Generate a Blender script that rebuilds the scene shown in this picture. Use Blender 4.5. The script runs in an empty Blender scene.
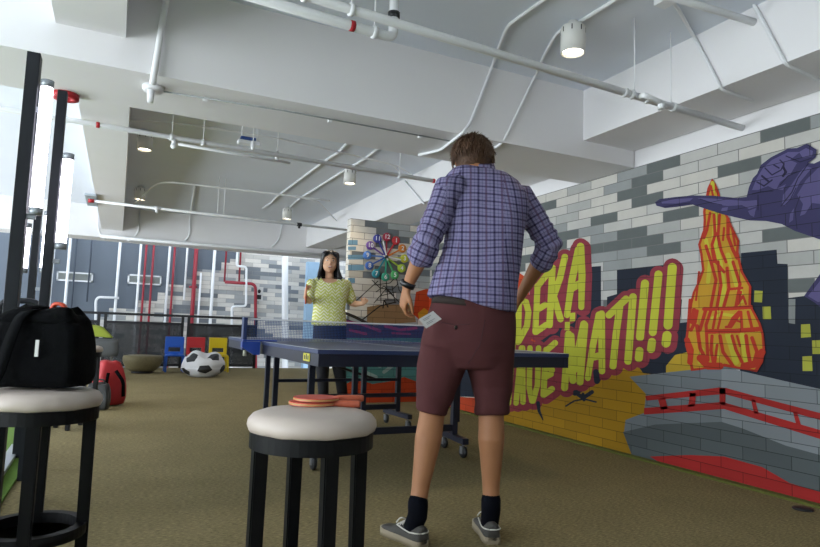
import bpy, bmesh, math, random
from mathutils import Vector, Matrix, noise
from mathutils.geometry import tessellate_polygon
random.seed(7)
C = bpy.context.scene.collection
SC = bpy.context.scene
PI = math.pi
# ---------------------------------------------------------------- camera geometry
F, CX, CY, H = 610.0, 410.0, 273.5, 0.872
def cam_axes():
    y = Vector((118-CX, -(320-CY), -F)).normalized()
    x = Vector((1700-CX, -(374-CY), -F)); x = (x - y*x.dot(y)).normalized()
    return x, y, x.cross(y)
AX = cam_axes()
R = Matrix((AX[0], AX[1], AX[2]))          # world = R @ cam
O = Vector((0, 0, H))
def P(u, v, ax, val):
    """where the sight line through a pixel meets the plane axis = val"""
    d = R @ Vector((u-CX, -(v-CY), -F))
    return O + d*((val-O[ax])/d[ax])
def PR(p):
    c = R.transposed() @ (Vector(p)-O)
    return (CX+F*c.x/-c.z, CY-F*c.y/-c.z)
# ---------------------------------------------------------------- materials
def lin(h):
    if isinstance(h, str):
        h = h.lstrip('#'); r = [int(h[i:i+2], 16)/255 for i in (0, 2, 4)]
    else: r = h
    return tuple(c/12.92 if c <= .04045 else ((c+.055)/1.055)**2.4 for c in r) + (1,)
MC = {}
def mat(name, col, rough=.6, metal=0., var=.06, nscale=12., bump=0., emis=0., alpha=1., spec=.5, bscale=None, coat=0.):
    if name in MC: return MC[name]
    m = bpy.data.materials.new(name); m.use_nodes = True; nt = m.node_tree; b = nt.nodes['Principled BSDF']
    c = lin(col)
    tc = nt.nodes.new('ShaderNodeTexCoord'); nz = nt.nodes.new('ShaderNodeTexNoise'); nz.inputs['Scale'].default_value = nscale
    nz.inputs['Detail'].default_value = 4
    nt.links.new(tc.outputs['Object'], nz.inputs['Vector'])
    mx = nt.nodes.new('ShaderNodeMix'); mx.data_type = 'RGBA'
    mx.inputs[6].default_value = tuple(max(0, k*(1-var)) for k in c[:3])+(1,)
    mx.inputs[7].default_value = tuple(min(1, k*(1+var)) for k in c[:3])+(1,)
    nt.links.new(nz.outputs['Fac'], mx.inputs[0]); nt.links.new(mx.outputs[2], b.inputs['Base Color'])
    b.inputs['Roughness'].default_value = rough; b.inputs['Metallic'].default_value = metal
    b.inputs['Specular IOR Level'].default_value = spec; b.inputs['Coat Weight'].default_value = coat
    if bump:
        bp = nt.nodes.new('ShaderNodeBump'); bp.inputs['Strength'].default_value = bump; bp.inputs['Distance'].default_value = .01
        n2 = nt.nodes.new('ShaderNodeTexNoise'); n2.inputs['Scale'].default_value = bscale or nscale*4; n2.inputs['Detail'].default_value = 5
        nt.links.new(tc.outputs['Object'], n2.inputs['Vector'])
        nt.links.new(n2.outputs['Fac'], bp.inputs['Height']); nt.links.new(bp.outputs['Normal'], b.inputs['Normal'])
    if emis:
        b.inputs['Emission Color'].default_value = c; b.inputs['Emission Strength'].default_value = emis
    if alpha < 1: b.inputs['Alpha'].default_value = alpha
    MC[name] = m; return m
def brick_nodes(nt, axis, mort=.003, bw=.30, rh=.0775, seed=0.):
    tc = nt.nodes.new('ShaderNodeTexCoord'); sp = nt.nodes.new('ShaderNodeSeparateXYZ'); cb = nt.nodes.new('ShaderNodeCombineXYZ')
    nt.links.new(tc.outputs['Object'], sp.inputs[0])
    ad = nt.nodes.new('ShaderNodeMath'); ad.operation = 'ADD'; ad.inputs[1].default_value = 30.0+seed
    nt.links.new(sp.outputs['Y' if axis == 0 else 'X'], ad.inputs[0])
    nt.links.new(ad.outputs[0], cb.inputs[0])
    az = nt.nodes.new('ShaderNodeMath'); az.operation = 'ADD'; az.inputs[1].default_value = .0775*200
    nt.links.new(sp.outputs['Z'], az.inputs[0]); nt.links.new(az.outputs[0], cb.inputs[1])
    br = nt.nodes.new('ShaderNodeTexBrick'); br.offset = .5; br.offset_frequency = 2
    br.squash = 1.0
    br.inputs['Scale'].default_value = 1; br.inputs['Mortar Size'].default_value = mort
    br.inputs['Mortar Smooth'].default_value = .2
    br.inputs['Brick Width'].default_value = bw; br.inputs['Row Height'].default_value = rh
    br.inputs['Color1'].default_value = (0, 0, 0, 1); br.inputs['Color2'].default_value = (1, 1, 1, 1); br.inputs['Mortar'].default_value = (0, 0, 0, 1)
    nt.links.new(cb.outputs[0], br.inputs['Vector'])
    return tc, br
def brick_mat(name, axis, stops, mortar='#5d5b57', seed=0., bw=.30, rh=.0775, var=.10):
    if name in MC: return MC[name]
    m = bpy.data.materials.new(name); m.use_nodes = True; nt = m.node_tree; b = nt.nodes['Principled BSDF']
    tc, br = brick_nodes(nt, axis, seed=seed, bw=bw, rh=rh)
    cr = nt.nodes.new('ShaderNodeValToRGB'); cr.color_ramp.interpolation = 'CONSTANT'
    for i, (p, c) in enumerate(stops):
        e = cr.color_ramp.elements[i] if i < 2 else cr.color_ramp.elements.new(p)
        e.position = p; e.color = lin(c)
    nt.links.new(br.outputs['Color'], cr.inputs[0])
    nz = nt.nodes.new('ShaderNodeTexNoise'); nz.inputs['Scale'].default_value = 9; nz.inputs['Detail'].default_value = 8; nz.inputs['Roughness'].default_value = .7
    nt.links.new(tc.outputs['Object'], nz.inputs['Vector'])
    mr = nt.nodes.new('ShaderNodeMapRange'); mr.inputs['To Min'].default_value = 1-var*2; mr.inputs['To Max'].default_value = 1+var
    nt.links.new(nz.outputs['Fac'], mr.inputs['Value'])
    mu = nt.nodes.new('ShaderNodeVectorMath'); mu.operation = 'MULTIPLY'
    nt.links.new(cr.outputs['Color'], mu.inputs[0]); nt.links.new(mr.outputs[0], mu.inputs[1])
    mx = nt.nodes.new('ShaderNodeMix'); mx.data_type = 'RGBA'; nt.links.new(br.outputs['Fac'], mx.inputs[0])
    nt.links.new(mu.outputs[0], mx.inputs[6]); mx.inputs[7].default_value = lin(mortar)
    nt.links.new(mx.outputs[2], b.inputs['Base Color']); b.inputs['Roughness'].default_value = .8
    bp = nt.nodes.new('ShaderNodeBump'); bp.inputs['Strength'].default_value = .35; bp.inputs['Distance'].default_value = .004; bp.invert = True
    nt.links.new(br.outputs['Fac'], bp.inputs['Height']); nt.links.new(bp.outputs['Normal'], b.inputs['Normal'])
    MC[name] = m; return m
def paint(name, col, axis, seed=0., bw=.30, rh=.0775):
    """wall paint: flat colour over the same brick joints"""
    k = 'paint_'+name+str(axis)
    if k in MC: return MC[k]
    m = bpy.data.materials.new(k); m.use_nodes = True; nt = m.node_tree; b = nt.nodes['Principled BSDF']
    tc, br = brick_nodes(nt, axis, mort=.0022, seed=seed, bw=bw, rh=rh)
    c = tuple(k_*.72 for k_ in lin(col)[:3])+(1,)
    mb = nt.nodes.new('ShaderNodeMix'); mb.data_type = 'RGBA'; nt.links.new(br.outputs['Color'], mb.inputs[0])
    mb.inputs[6].default_value = tuple(k_*.9 for k_ in c[:3])+(1,); mb.inputs[7].default_value = tuple(min(1, k_*1.1) for k_ in c[:3])+(1,)
    mx = nt.nodes.new('ShaderNodeMix'); mx.data_type = 'RGBA'; nt.links.new(br.outputs['Fac'], mx.inputs[0])
    nt.links.new(mb.outputs[2], mx.inputs[6]); mx.inputs[7].default_value = tuple(k_*.3 for k_ in c[:3])+(1,)
    nt.links.new(mx.outputs[2], b.inputs['Base Color']); b.inputs['Roughness'].default_value = .75; b.inputs['Specular IOR Level'].default_value = .3
    MC[k] = m; return m
# ---------------------------------------------------------------- mesh helpers
def obj(name, bm, m, parent=None, smooth=False, kind=None):
    me = bpy.data.meshes.new(name)
    if isinstance(bm, bmesh.types.BMesh):
        bmesh.ops.recalc_face_normals(bm, faces=bm.faces); bm.to_mesh(me); bm.free()
    else: me = bm
    for k in (m if isinstance(m, (list, tuple)) else [m]): me.materials.append(k)
    if smooth:
        for p in me.polygons: p.use_smooth = True
    o = bpy.data.objects.new(name, me); C.objects.link(o)
    if parent: o.parent = parent
    if kind: o['kind'] = kind
    return o
def tag(o, label, cat, group=None, kind=None):
    o['label'] = label; o['category'] = cat
    if group: o['group'] = group
    if kind: o['kind'] = kind
    return o
def thing(name, label, cat, loc=(0, 0, 0), rz=0, group=None):
    o = bpy.data.objects.new(name, None); C.objects.link(o); o.location = loc; o.rotation_euler = (0, 0, rz); o.empty_display_size = .1
    return tag(o, label, cat, group)
def B(): return bmesh.new()
def box(bm, x0, x1, y0, y1, z0, z1, bev=0., M=None, mi=0):
    r = bmesh.ops.create_cube(bm, size=1)
    vs = r['verts']
    bmesh.ops.scale(bm, verts=vs, vec=(x1-x0, y1-y0, z1-z0)); bmesh.ops.translate(bm, verts=vs, vec=((x0+x1)/2, (y0+y1)/2, (z0+z1)/2))
    if M is not None: bmesh.ops.transform(bm, matrix=M, verts=vs)
    fs = {f for v in vs for f in v.link_faces}
    for f in fs: f.material_index = mi
    if bev:
        es = {e for v in vs for e in v.link_edges}
        bmesh.ops.bevel(bm, geom=list(es), offset=bev, segments=2, affect='EDGES', profile=.6)
def frames(pts):
    """parallel transported frames along a polyline"""
    n = len(pts); T = []
    for i in range(n):
        a = pts[max(i-1, 0)]; b = pts[min(i+1, n-1)]; T.append((b-a).normalized())
    up = Vector((0, 0, 1)) if abs(T[0].z) < .9 else Vector((1, 0, 0))
    u = up.cross(T[0]).normalized(); out = []
    for i in range(n):
        u = (u - T[i]*u.dot(T[i]))
        u = u.normalized() if u.length > 1e-6 else Vector((1, 0, 0))
        out.append((u, T[i].cross(u).normalized()))
    return out
def fillet(pts, d, k=5):
    pts = [Vector(p) for p in pts]; out = [pts[0]]
    for i in range(1, len(pts)-1):
        a, b, c = pts[i-1], pts[i], pts[i+1]
        da = min(d, (a-b).length*.45); dc = min(d, (c-b).length*.45)
        p = b+(a-b).normalized()*da; q = b+(c-b).normalized()*dc
        for j in range(k+1):
            t = j/k; out.append(p*(1-t)**2+b*2*t*(1-t)+q*t*t)
    out.append(pts[-1]); return out
def loft(bm, rings, caps=True, mi=0):
    rows = [[bm.verts.new(p) for p in r] for r in rings]; n = len(rows[0])
    for a, b in zip(rows, rows[1:]):
        for i in range(n):
            f = bm.faces.new((a[i], a[(i+1) % n], b[(i+1) % n], b[i])); f.material_index = mi; f.smooth = True
    if caps:
        for r in (rows[0], rows[-1]):
            try: f = bm.faces.new(r); f.material_index = mi
            except Exception: pass
    return rows
def ell(c, u, v, n=16, e=2.0):
    out = []
    for i in range(n):
        a = 2*PI*i/n; ca, sa = math.cos(a), math.sin(a)
        out.append(Vector(c)+u*(math.copysign(abs(ca)**(2/e), ca))+v*(math.copysign(abs(sa)**(2/e), sa)))
    return out
def tube(bm, pts, r, n=10, fil=0., mi=0, flat=1.):
    pts = [Vector(p) for p in pts]
    if fil: pts = fillet(pts, fil)
    fr = frames(pts); rr = r if isinstance(r, (list, tuple)) else [r]*len(pts)
    if len(rr) != len(pts): rr = [rr[0]+(rr[-1]-rr[0])*i/(len(pts)-1) for i in range(len(pts))]
    loft(bm, [ell(p, f[0]*q, f[1]*q*flat, n) for p, f, q in zip(pts, fr, rr)], mi=mi)
def bar(bm, a, b, w, t=None, mi=0, side=None):
    """square bar between two points"""
    a, b = Vector(a), Vector(b); t = t or w; d = (b-a).normalized()
    s = Vector(side) if side else (Vector((0, 0, 1)).cross(d) if abs(d.z) < .95 else Vector((1, 0, 0)))
    s = (s-d*s.dot(d)).normalized(); k = d.cross(s)
    loft(bm, [[p+s*w/2+k*t/2, p-s*w/2+k*t/2, p-s*w/2-k*t/2, p+s*w/2-k*t/2] for p in (a, b)], mi=mi)
    for f in bm.faces: f.smooth = False
def lathe(bm, prof, c=(0, 0, 0), n=32, mi=0, axis='z'):
    rows = []
    for r, z in prof:
        rows.append([])
        for i in range(n):
            a = 2*PI*i/n; x, y = r*math.cos(a), r*math.sin(a)
            v = (x, y, z) if axis == 'z' else ((z, x, y) if axis == 'x' else (x, z, y))
            rows[-1].append(Vector(c)+Vector(v))
    loft(bm, rows, mi=mi)
def sph(bm, c, r, n=16, M=None, mi=0):
    ret = bmesh.ops.create_uvsphere(bm, u_segments=n, v_segments=max(6, n*3//4), radius=1)
    vs = ret['verts']
    s = r if isinstance(r, (tuple, list)) else (r, r, r)
    bmesh.ops.scale(bm, verts=vs, vec=s)
    if M is not None: bmesh.ops.transform(bm, matrix=M, verts=vs)
    bmesh.ops.translate(bm, verts=vs, vec=c)
    for f in {f for v in vs for f in v.link_faces}: f.material_index = mi; f.smooth = True
def poly_px(bm, pts, ax, val, mi=0, fine=0):
    """a painted shape on the wall plane, given by its outline"""
    w = [P(u, v, ax, val) for u, v in pts]
    vs = [bm.verts.new(p) for p in w]
    flat = [Vector((p[1-ax], p[2], 0)) for p in w]
    for t in tessellate_polygon([flat]):
        try: f = bm.faces.new([vs[i] for i in t]); f.material_index = mi
        except Exception: pass
def stroke_px(bm, pts, w, ax, val, mi=0, grow=0., dx=0., dy=0.):
    """a brush stroke: chain of capsules"""
    ws = w if isinstance(w, (list, tuple)) else [w]*len(pts)
    for (a, b, wa, wb) in zip(pts, pts[1:], ws, ws[1:]):
        ra, rb = wa/2+grow, wb/2+grow
        ang = math.atan2(b[1]-a[1], b[0]-a[0]); o = []
        for i in range(9):
            t = ang-PI/2+PI*i/8; o.append((b[0]+dx+rb*math.cos(t), b[1]+dy+rb*math.sin(t)))
        for i in range(9):
            t = ang+PI/2+PI*i/8; o.append((a[0]+dx+ra*math.cos(t), a[1]+dy+ra*math.sin(t)))
        vs = [bm.verts.new(P(x, y, ax, val)) for x, y in o]
        f = bm.faces.new(vs); f.material_index = mi
def union_px(bm, strokes, ax, val, rs=.3, cs=.4):
    """brush strokes [(pts, widths, grow, dx, dy)] merged into one flat shape"""
    import numpy as np
    caps = []
    for pts, w, grow, dx, dy in strokes:
        ws = w if isinstance(w, (list, tuple)) else [w]*len(pts)
        for a, b, wa, wb in zip(pts, pts[1:], ws, ws[1:]): caps.append((a[0]+dx, a[1]+dy, b[0]+dx, b[1]+dy, wa/2+grow, wb/2+grow))
    x0 = min(min(c[0], c[2])-max(c[4:]) for c in caps)-1; x1 = max(max(c[0], c[2])+max(c[4:]) for c in caps)+1
    y0 = min(min(c[1], c[3])-max(c[4:]) for c in caps)-1; y1 = max(max(c[1], c[3])+max(c[4:]) for c in caps)+1
    par = []; prev = []; quads = []
    def root(i):
        while par[i] != i: i = par[i]
        return i
    X = np.arange(x0, x1, cs); Yl = np.arange(y0, y1, rs)
    for y in Yl:
        f = np.full(len(X), 9.)
        for (ax_, ay, bx, by, ra, rb) in caps:
            m = max(ra, rb)+1
            if y < min(ay, by)-m or y > max(ay, by)+m: continue
            d2 = (bx-ax_)**2+(by-ay)**2+1e-9
            t = np.clip(((X-ax_)*(bx-ax_)+(y-ay)*(by-ay))/d2, 0, 1)
            f = np.minimum(f, np.hypot(X-ax_-t*(bx-ax_), y-ay-t*(by-ay))-(ra+t*(rb-ra)))
        ins = f < 0; k = np.flatnonzero(ins[1:] != ins[:-1])
        xs = [float(X[i]+cs*f[i]/(f[i]-f[i+1])) for i in k]
        cur = []
        for a, b in zip(xs[::2], xs[1::2]):
            i = len(par); par.append(i)
            for (pa, pb, j) in prev:
                if pa < b and a < pb: par[root(j)] = root(i)
            cur.append((a, b, i)); quads.append((a, b, y, i))
        prev = cur
    off = bm.faces.layers.int.get('comp') or bm.faces.layers.int.new('comp')
    for a, b, y, i in quads:
        f = bm.faces.new([bm.verts.new(P(u, v, ax, val)) for u, v in ((a, y-rs/2), (b, y-rs/2), (b, y+rs/2), (a, y+rs/2))])
        f[off] = root(i)+1
def text_mesh(s, size, depth=.001):
    cu = bpy.data.curves.new('t', 'FONT'); cu.body = s; cu.size = size; cu.extrude = depth; cu.align_x = 'CENTER'; cu.align_y = 'CENTER'; cu.offset = size*.012
    o = bpy.data.objects.new('t', cu); C.objects.link(o); bpy.context.view_layer.update()
    me = bpy.data.meshes.new_from_object(o.evaluated_get(bpy.context.evaluated_depsgraph_get()))
    bpy.data.objects.remove(o); return me
def remesh(bm, voxel, it=6, fac=.5):
    bmesh.ops.recalc_face_normals(bm, faces=bm.faces)
    me = bpy.data.meshes.new('tmp'); bm.to_mesh(me); bm.free()
    o = bpy.data.objects.new('tmp', me); C.objects.link(o)
    r = o.modifiers.new('r', 'REMESH'); r.mode = 'VOXEL'; r.voxel_size = voxel
    s = o.modifiers.new('s', 'SMOOTH'); s.iterations = it; s.factor = fac
    bpy.context.view_layer.update()
    out = bpy.data.meshes.new_from_object(o.evaluated_get(bpy.context.evaluated_depsgraph_get()))
    bpy.data.objects.remove(o); out.materials.clear()
    return out
# ---------------------------------------------------------------- common materials
M_white = mat('white_plaster', '#e6e5e6', .75, var=.03, nscale=3, bump=.06, bscale=14)
M_ceil = mat('ceiling_paint', '#dbe1ea', .8, var=.03, nscale=2, bump=.08, bscale=10)
M_pipe = mat('white_pipe', '#e6e8ea', .45, var=.02)
M_redp = mat('red_pipe', '#8f1c2c', .4, var=.05)
M_red = mat('red_band', '#b3202c', .5)
M_dark = mat('black_steel', '#17191d', .45, var=.1)
M_navyp = mat('dark_pipe', '#3a4350', .5)
W = 3.5; ZT = 2.173; ZC = 2.685; ZB = 2.305; ZA = 2.175; YC = 6.8; YB = 13.95

# ================================================================ SETTING
def struct(name, bm, m, smooth=False): return obj(name, bm, m, None, smooth, 'structure')
# floor with carpet
def carpet():
    m = bpy.data.materials.new('carpet'); m.use_nodes = True; nt = m.node_tree; b = nt.nodes['Principled BSDF']
    tc = nt.nodes.new('ShaderNodeTexCoord')
    a = nt.nodes.new('ShaderNodeTexNoise'); a.inputs['Scale'].default_value = 3; a.inputs['Detail'].default_value = 6
    mp = nt.nodes.new('ShaderNodeMapping'); mp.inputs['Scale'].default_value = (28, 90, 1)
    c = nt.nodes.new('ShaderNodeTexNoise'); c.inputs['Scale'].default_value = 1.6; c.inputs['Detail'].default_value = 5; c.inputs['Roughness'].default_value = .7
    nt.links.new(tc.outputs['Object'], a.inputs['Vector']); nt.links.new(tc.outputs['Object'], mp.inputs[0]); nt.links.new(mp.outputs[0], c.inputs['Vector'])
    r1 = nt.nodes.new('ShaderNodeValToRGB'); e = r1.color_ramp.elements
    e[0].position = .34; e[0].color = lin('#5e563f'); e[1].position = .66; e[1].color = lin('#9c8e66')
    k = e.new(.5); k.color = lin('#7f7352')
    nt.links.new(c.outputs['Fac'], r1.inputs[0])
    mr = nt.nodes.new('ShaderNodeMapRange'); mr.inputs['To Min'].default_value = .82; mr.inputs['To Max'].default_value = 1.15
    nt.links.new(a.outputs['Fac'], mr.inputs['Value'])
    mu = nt.nodes.new('ShaderNodeVectorMath'); mu.operation = 'MULTIPLY'
    nt.links.new(r1.outputs[0], mu.inputs[0]); nt.links.new(mr.outputs[0], mu.inputs[1]); nt.links.new(mu.outputs[0], b.inputs['Base Color'])
    b.inputs['Roughness'].default_value = .95; b.inputs['Specular IOR Level'].default_value = .15
    bp = nt.nodes.new('ShaderNodeBump'); bp.inputs['Strength'].default_value = .5; bp.inputs['Distance'].default_value = .01
    nt.links.new(c.outputs['Fac'], bp.inputs['Height']); nt.links.new(bp.outputs['Normal'], b.inputs['Normal'])
    return m
bm = B(); box(bm, -3.6, 6.1, -2.1, 12.6, -.12, 0); struct('floor', bm, carpet())
bm = B(); box(bm, -6, 8.5, 12.6, 15, -.9, -.6); struct('floor_lower', bm, mat('lower_floor', '#c9ccd0', .5))
M_moss = mat('turf_green', '#55761a', .95, var=.35, nscale=60, bump=.8, bscale=200)
bm = B(); box(bm, -2.6, -.43, -2, 6.2, .0005, .012); obj('turf_mat', bm, M_moss); tag(bpy.data.objects['turf_mat'], 'bright green artificial turf mat at the left edge of the carpet', 'mat')
bm = B(); box(bm, W-.07, W-.012, -2, YC, .0, .014); struct('trim_1', bm, mat('moss_trim', '#5c6026', .95, var=.3, nscale=40, bump=.5))
bm = B(); box(bm, -3.6, 6.1, -2.1, 12.6, ZC, ZC+.15); struct('ceiling', bm, M_ceil)
# walls
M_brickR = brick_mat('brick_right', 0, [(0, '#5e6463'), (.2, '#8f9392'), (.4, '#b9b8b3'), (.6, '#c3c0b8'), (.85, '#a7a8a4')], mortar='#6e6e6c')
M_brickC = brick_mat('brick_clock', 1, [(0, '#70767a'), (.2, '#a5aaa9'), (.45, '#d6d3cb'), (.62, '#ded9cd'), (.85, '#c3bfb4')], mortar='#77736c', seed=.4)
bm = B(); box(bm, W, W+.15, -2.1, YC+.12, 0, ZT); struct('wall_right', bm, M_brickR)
bm = B(); box(bm, W+.015, W+.17, -2.1, YC+.12, ZT, ZC); struct('wall_right_upper', bm, M_white)
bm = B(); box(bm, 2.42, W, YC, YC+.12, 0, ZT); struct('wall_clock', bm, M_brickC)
bm = B(); box(bm, 6.1, 6.2, YC, 12.6, 0, ZC); struct('wall_far_right', bm, M_white)
bm = B(); box(bm, W+.17, 6.2, YC, YC+.1, 0, ZC); struct('wall_behind_clock', bm, M_white)
bm = B(); box(bm, -3.6, W+.15, -2.2, -2.1, 0, ZC); struct('wall_back', bm, M_white)
# left wall with tall windows
wy = [(-1.6, .6), (.9, 3.1), (4.3, 6.5), (6.8, 9.0), (9.3, 12.3)]
bm = B(); box(bm, -3.7, -3.6, -2.2, 12.6, 0, .25); box(bm, -3.7, -3.6, -2.2, 12.6, 2.5, ZC)
ys = [-2.2]+[k for a in wy for k in a]+[12.6]
for i in range(0, len(ys), 2): box(bm, -3.7, -3.6, ys[i], ys[i+1], .25, 2.5)
struct('wall_left', bm, M_white)
M_glass = bpy.data.materials.new('window_glass'); M_glass.use_nodes = True
nt = M_glass.node_tree; b_ = nt.nodes['Principled BSDF']; tr = nt.nodes.new('ShaderNodeBsdfTransparent'); gl = nt.nodes.new('ShaderNodeBsdfGlossy'); gl.inputs['Roughness'].default_value = .02
ms = nt.nodes.new('ShaderNodeMixShader'); ms.inputs[0].default_value = .06
nt.links.new(tr.outputs[0], ms.inputs[1]); nt.links.new(gl.outputs[0], ms.inputs[2]); nt.links.new(ms.outputs[0], nt.nodes['Material Output'].inputs[0]); nt.nodes.remove(b_)
for i, (a, b) in enumerate(wy):
    bm = B()
    for (y0, y1, z0, z1) in ((a, a+.05, .25, 2.5), (b-.05, b, .25, 2.5), (a, b, .25, .3), (a, b, 2.45, 2.5), ((a+b)/2-.02, (a+b)/2+.02, .25, 2.5)):
        box(bm, -3.69, -3.63, y0, y1, z0, z1)
    w = struct('window_%d' % (i+1), bm, M_dark)
    bm = B(); box(bm, -3.665, -3.66, a+.02, b-.02, .28, 2.48); obj('pane', bm, M_glass, w)
# beams
bm = B(); box(bm, -3.6, W, 3.43, 4.04, ZA, ZC); struct('beam_1', bm, M_white)
bm = B(); box(bm, 3.0, W, -2.1, 3.43, ZB, ZC); struct('beam_2', bm, M_white)
bm = B(); box(bm, 3.0, W, 4.04, 10.8, ZB, ZC); struct('beam_3', bm, M_white)
bm = B(); box(bm, -.386, -.066, -2.1, 3.43, 2.344, ZC); struct('beam_4', bm, M_white)
bm = B(); box(bm, -.34, -.03, 4.04, 10.8, ZB, ZC); struct('beam_5', bm, M_white)
bm = B(); box(bm, -3.6, 6.1, 10.8, 11.3, ZA, ZC); struct('beam_6', bm, M_white)
# atrium wall beyond the railing
M_blue = mat('blue_grey_wall', '#626b76', .7, var=.05, nscale=1.5)
bm = B(); box(bm, -7, 9, YB, YB+.15, -.9, 3.6); struct('wall_atrium', bm, M_blue)
bm = B(); box(bm, -7, -6.9, 12.6, YB, -.9, 3.6); struct('wall_atrium_left', bm, M_blue)
bm = B(); box(bm, 8.9, 9, 12.6, YB, -.9, 3.6); struct('wall_atrium_right', bm, M_blue)
bm = B(); box(bm, -7, 9, 12.6, 13.5, 3.6, 3.7); struct('atrium_light_block', bm, M_white)  # unseen half cover, added to cut the daylight falling on the atrium wall
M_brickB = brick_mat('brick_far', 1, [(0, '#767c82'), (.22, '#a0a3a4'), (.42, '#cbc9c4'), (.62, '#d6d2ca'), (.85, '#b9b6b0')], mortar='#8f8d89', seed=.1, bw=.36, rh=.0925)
step = [(60, 318), (95, 318), (95, 316), (113, 316), (113, 307), (137, 307), (137, 300), (153, 300), (153, 290), (170, 290), (170, 284), (186, 284), (186, 276), (198, 276), (198, 270), (221, 270), (221, 264), (232, 264), (232, 258), (240, 258), (240, 251), (250, 251), (250, 240), (420, 240), (420, 385), (60, 385)]
pts = [P(u, v, 1, YB-.03) for u, v in step]
def slab(name, outline, dy, m):
    bm = B(); a = [bm.verts.new(p) for p in outline]; b = [bm.verts.new(p+Vector((0, dy, 0))) for p in outline]
    for t in tessellate_polygon([[Vector((p.x, p.z, 0)) for p in outline]]):
        bm.faces.new([a[i] for i in t]); bm.faces.new([b[i] for i in t][::-1])
    n = len(a)
    for i in range(n): bm.faces.new((a[i], a[(i+1) % n], b[(i+1) % n], b[i]))
    return bm
# snap outline square to the wall
sq = []
for i, p in enumerate(pts):
    sq.append(Vector((round(p.x/.18)*.18, p.y, round(p.z/.0925)*.0925)))
for i in range(len(sq)-1):
    if step[i][0] == step[i+1][0]: sq[i+1].x = sq[i].x
    elif step[i][1] == step[i+1][1]: sq[i+1].z = sq[i].z
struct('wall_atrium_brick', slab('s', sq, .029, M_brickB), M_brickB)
# ================================================================ RIGHT WALL MURAL
mur = thing('mural', 'large graffiti mural of yellow lettering, flame tower and purple flying figure on the right wall', 'mural', (0, 0, 0))
NAVY, OCH, MAR, YEL = '#1f2839', '#b58a12', '#963744', '#c9cb3c'
def layer(n): return W-.0008*n
def pobj(name, bm, cols, ax=0, parent=mur):
    mats = [paint(c, c, ax, seed=0 if ax == 0 else .4) for c in cols]
    lay = bm.faces.layers.int.get('comp'); comp = {}; seen = set(); n = 0
    for f in bm.faces:
        if lay and f[lay]: comp.setdefault(('u', f[lay]), []).append(f); continue
        if f in seen: continue
        n += 1; st = [f]; seen.add(f)
        while st:
            g_ = st.pop(); comp.setdefault(('p', n), []).append(g_)
            for v in g_.verts:
                for h_ in v.link_faces:
                    if h_ not in seen: seen.add(h_); st.append(h_)
    for fs in comp.values():
        nb_ = bmesh.new(); mp = {}
        for f in fs:
            vs = []
            for v in f.verts:
                k = tuple(round(q, 6) for q in v.co)
                if k not in mp: mp[k] = nb_.verts.new(v.co)
                vs.append(mp[k])
            try: nb_.faces.new(vs)
            except Exception: pass
        nx = -1 if ax == 0 else 0
        me = bpy.data.meshes.new(name); nb_.to_mesh(me); nb_.free()
        obj(name, me, mats[fs[0].material_index], parent)
    bm.free()
bm = B()
L1 = layer(1)
poly_px(bm, [(430, 330), (520, 330), (560, 318), (588, 310), (588, 267), (601, 266), (601, 307), (607, 307), (607, 297), (617, 294), (617, 270), (665, 265), (682, 300), (680, 323), (688, 322), (700, 345), (700, 385), (640, 395), (560, 400), (540, 400), (430, 395)], 0, L1)
poly_px(bm, [(741, 253), (776.7, 249.6), (777.5, 263.6), (787.6, 264), (788, 298), (804, 296), (822, 306), (860, 306), (860, 400), (820, 389), (780, 380), (740, 372)], 0, L1)
pobj('city_skyline', bm, [NAVY])
bm = B(); L2 = layer(2)
poly_px(bm, [(426, 395), (478, 398), (478, 414.5), (426, 403.2)], 0, L2, 0)
poly_px(bm, [(426, 300), (505, 270), (518, 272), (527, 278), (530, 300), (512, 318), (426, 330)], 0, L2, 0)
poly_px(bm, [(522, 345), (531, 323), (540, 342), (543, 350), (520, 350)], 0, L2, 0)
pobj('orange_shape', bm, ['#cf4a22'])
bm = B()
poly_px(bm, [(476, 398), (505, 405), (530, 408), (553, 400), (556, 391), (561, 389), (575, 396), (590, 387), (600, 381), (620, 364), (638, 365), (650, 372), (660, 420), (640, 455.5), (632, 455.8), (540, 431.7), (476, 414.6)], 0, L2, 0)
pobj('ochre_ground', bm, [OCH])
bm = B(); poly_px(bm, [(666, 366), (675, 355), (692, 351), (705, 372), (666, 380)], 0, layer(3)); pobj('yellow_disc', bm, ['#c9a930'])
bm = B(); L3 = layer(4)
poly_px(bm, [(629.5, 376.7), (721, 366.4), (780, 380), (820, 389), (860, 398), (860, 510), (820, 504.6), (632, 455.6), (624, 433.5), (625.5, 420), (644, 413), (646, 394)], 0, L3, 0)
poly_px(bm, [(721.5, 366.4), (780, 380), (820, 389), (860, 398), (860, 480), (820, 460), (722, 423)], 0, layer(5), 1)
poly_px(bm, [(623, 432), (655, 424.5), (721.5, 421.8), (743, 428.6), (786, 445.7), (820, 455), (860, 470), (860, 512), (820, 504.6), (632, 455.6)], 0, layer(6), 2)
pobj('grey_ramp', bm, ['#7d868c', '#8f979d', '#5d6669'])
bm = B(); L4 = layer(7); RD = '#b52a28'
poly_px(bm, [(645, 396), (719.6, 387.5), (726, 388), (755, 396), (820, 413), (860, 424), (860, 431), (820, 420), (749, 400.6), (724, 394), (646.6, 400.6)], 0, L4)
poly_px(bm, [(644, 408), (722.7, 402), (820, 430), (860, 441), (860, 451), (820, 439), (724, 409), (644, 414.6)], 0, L4)
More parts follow.
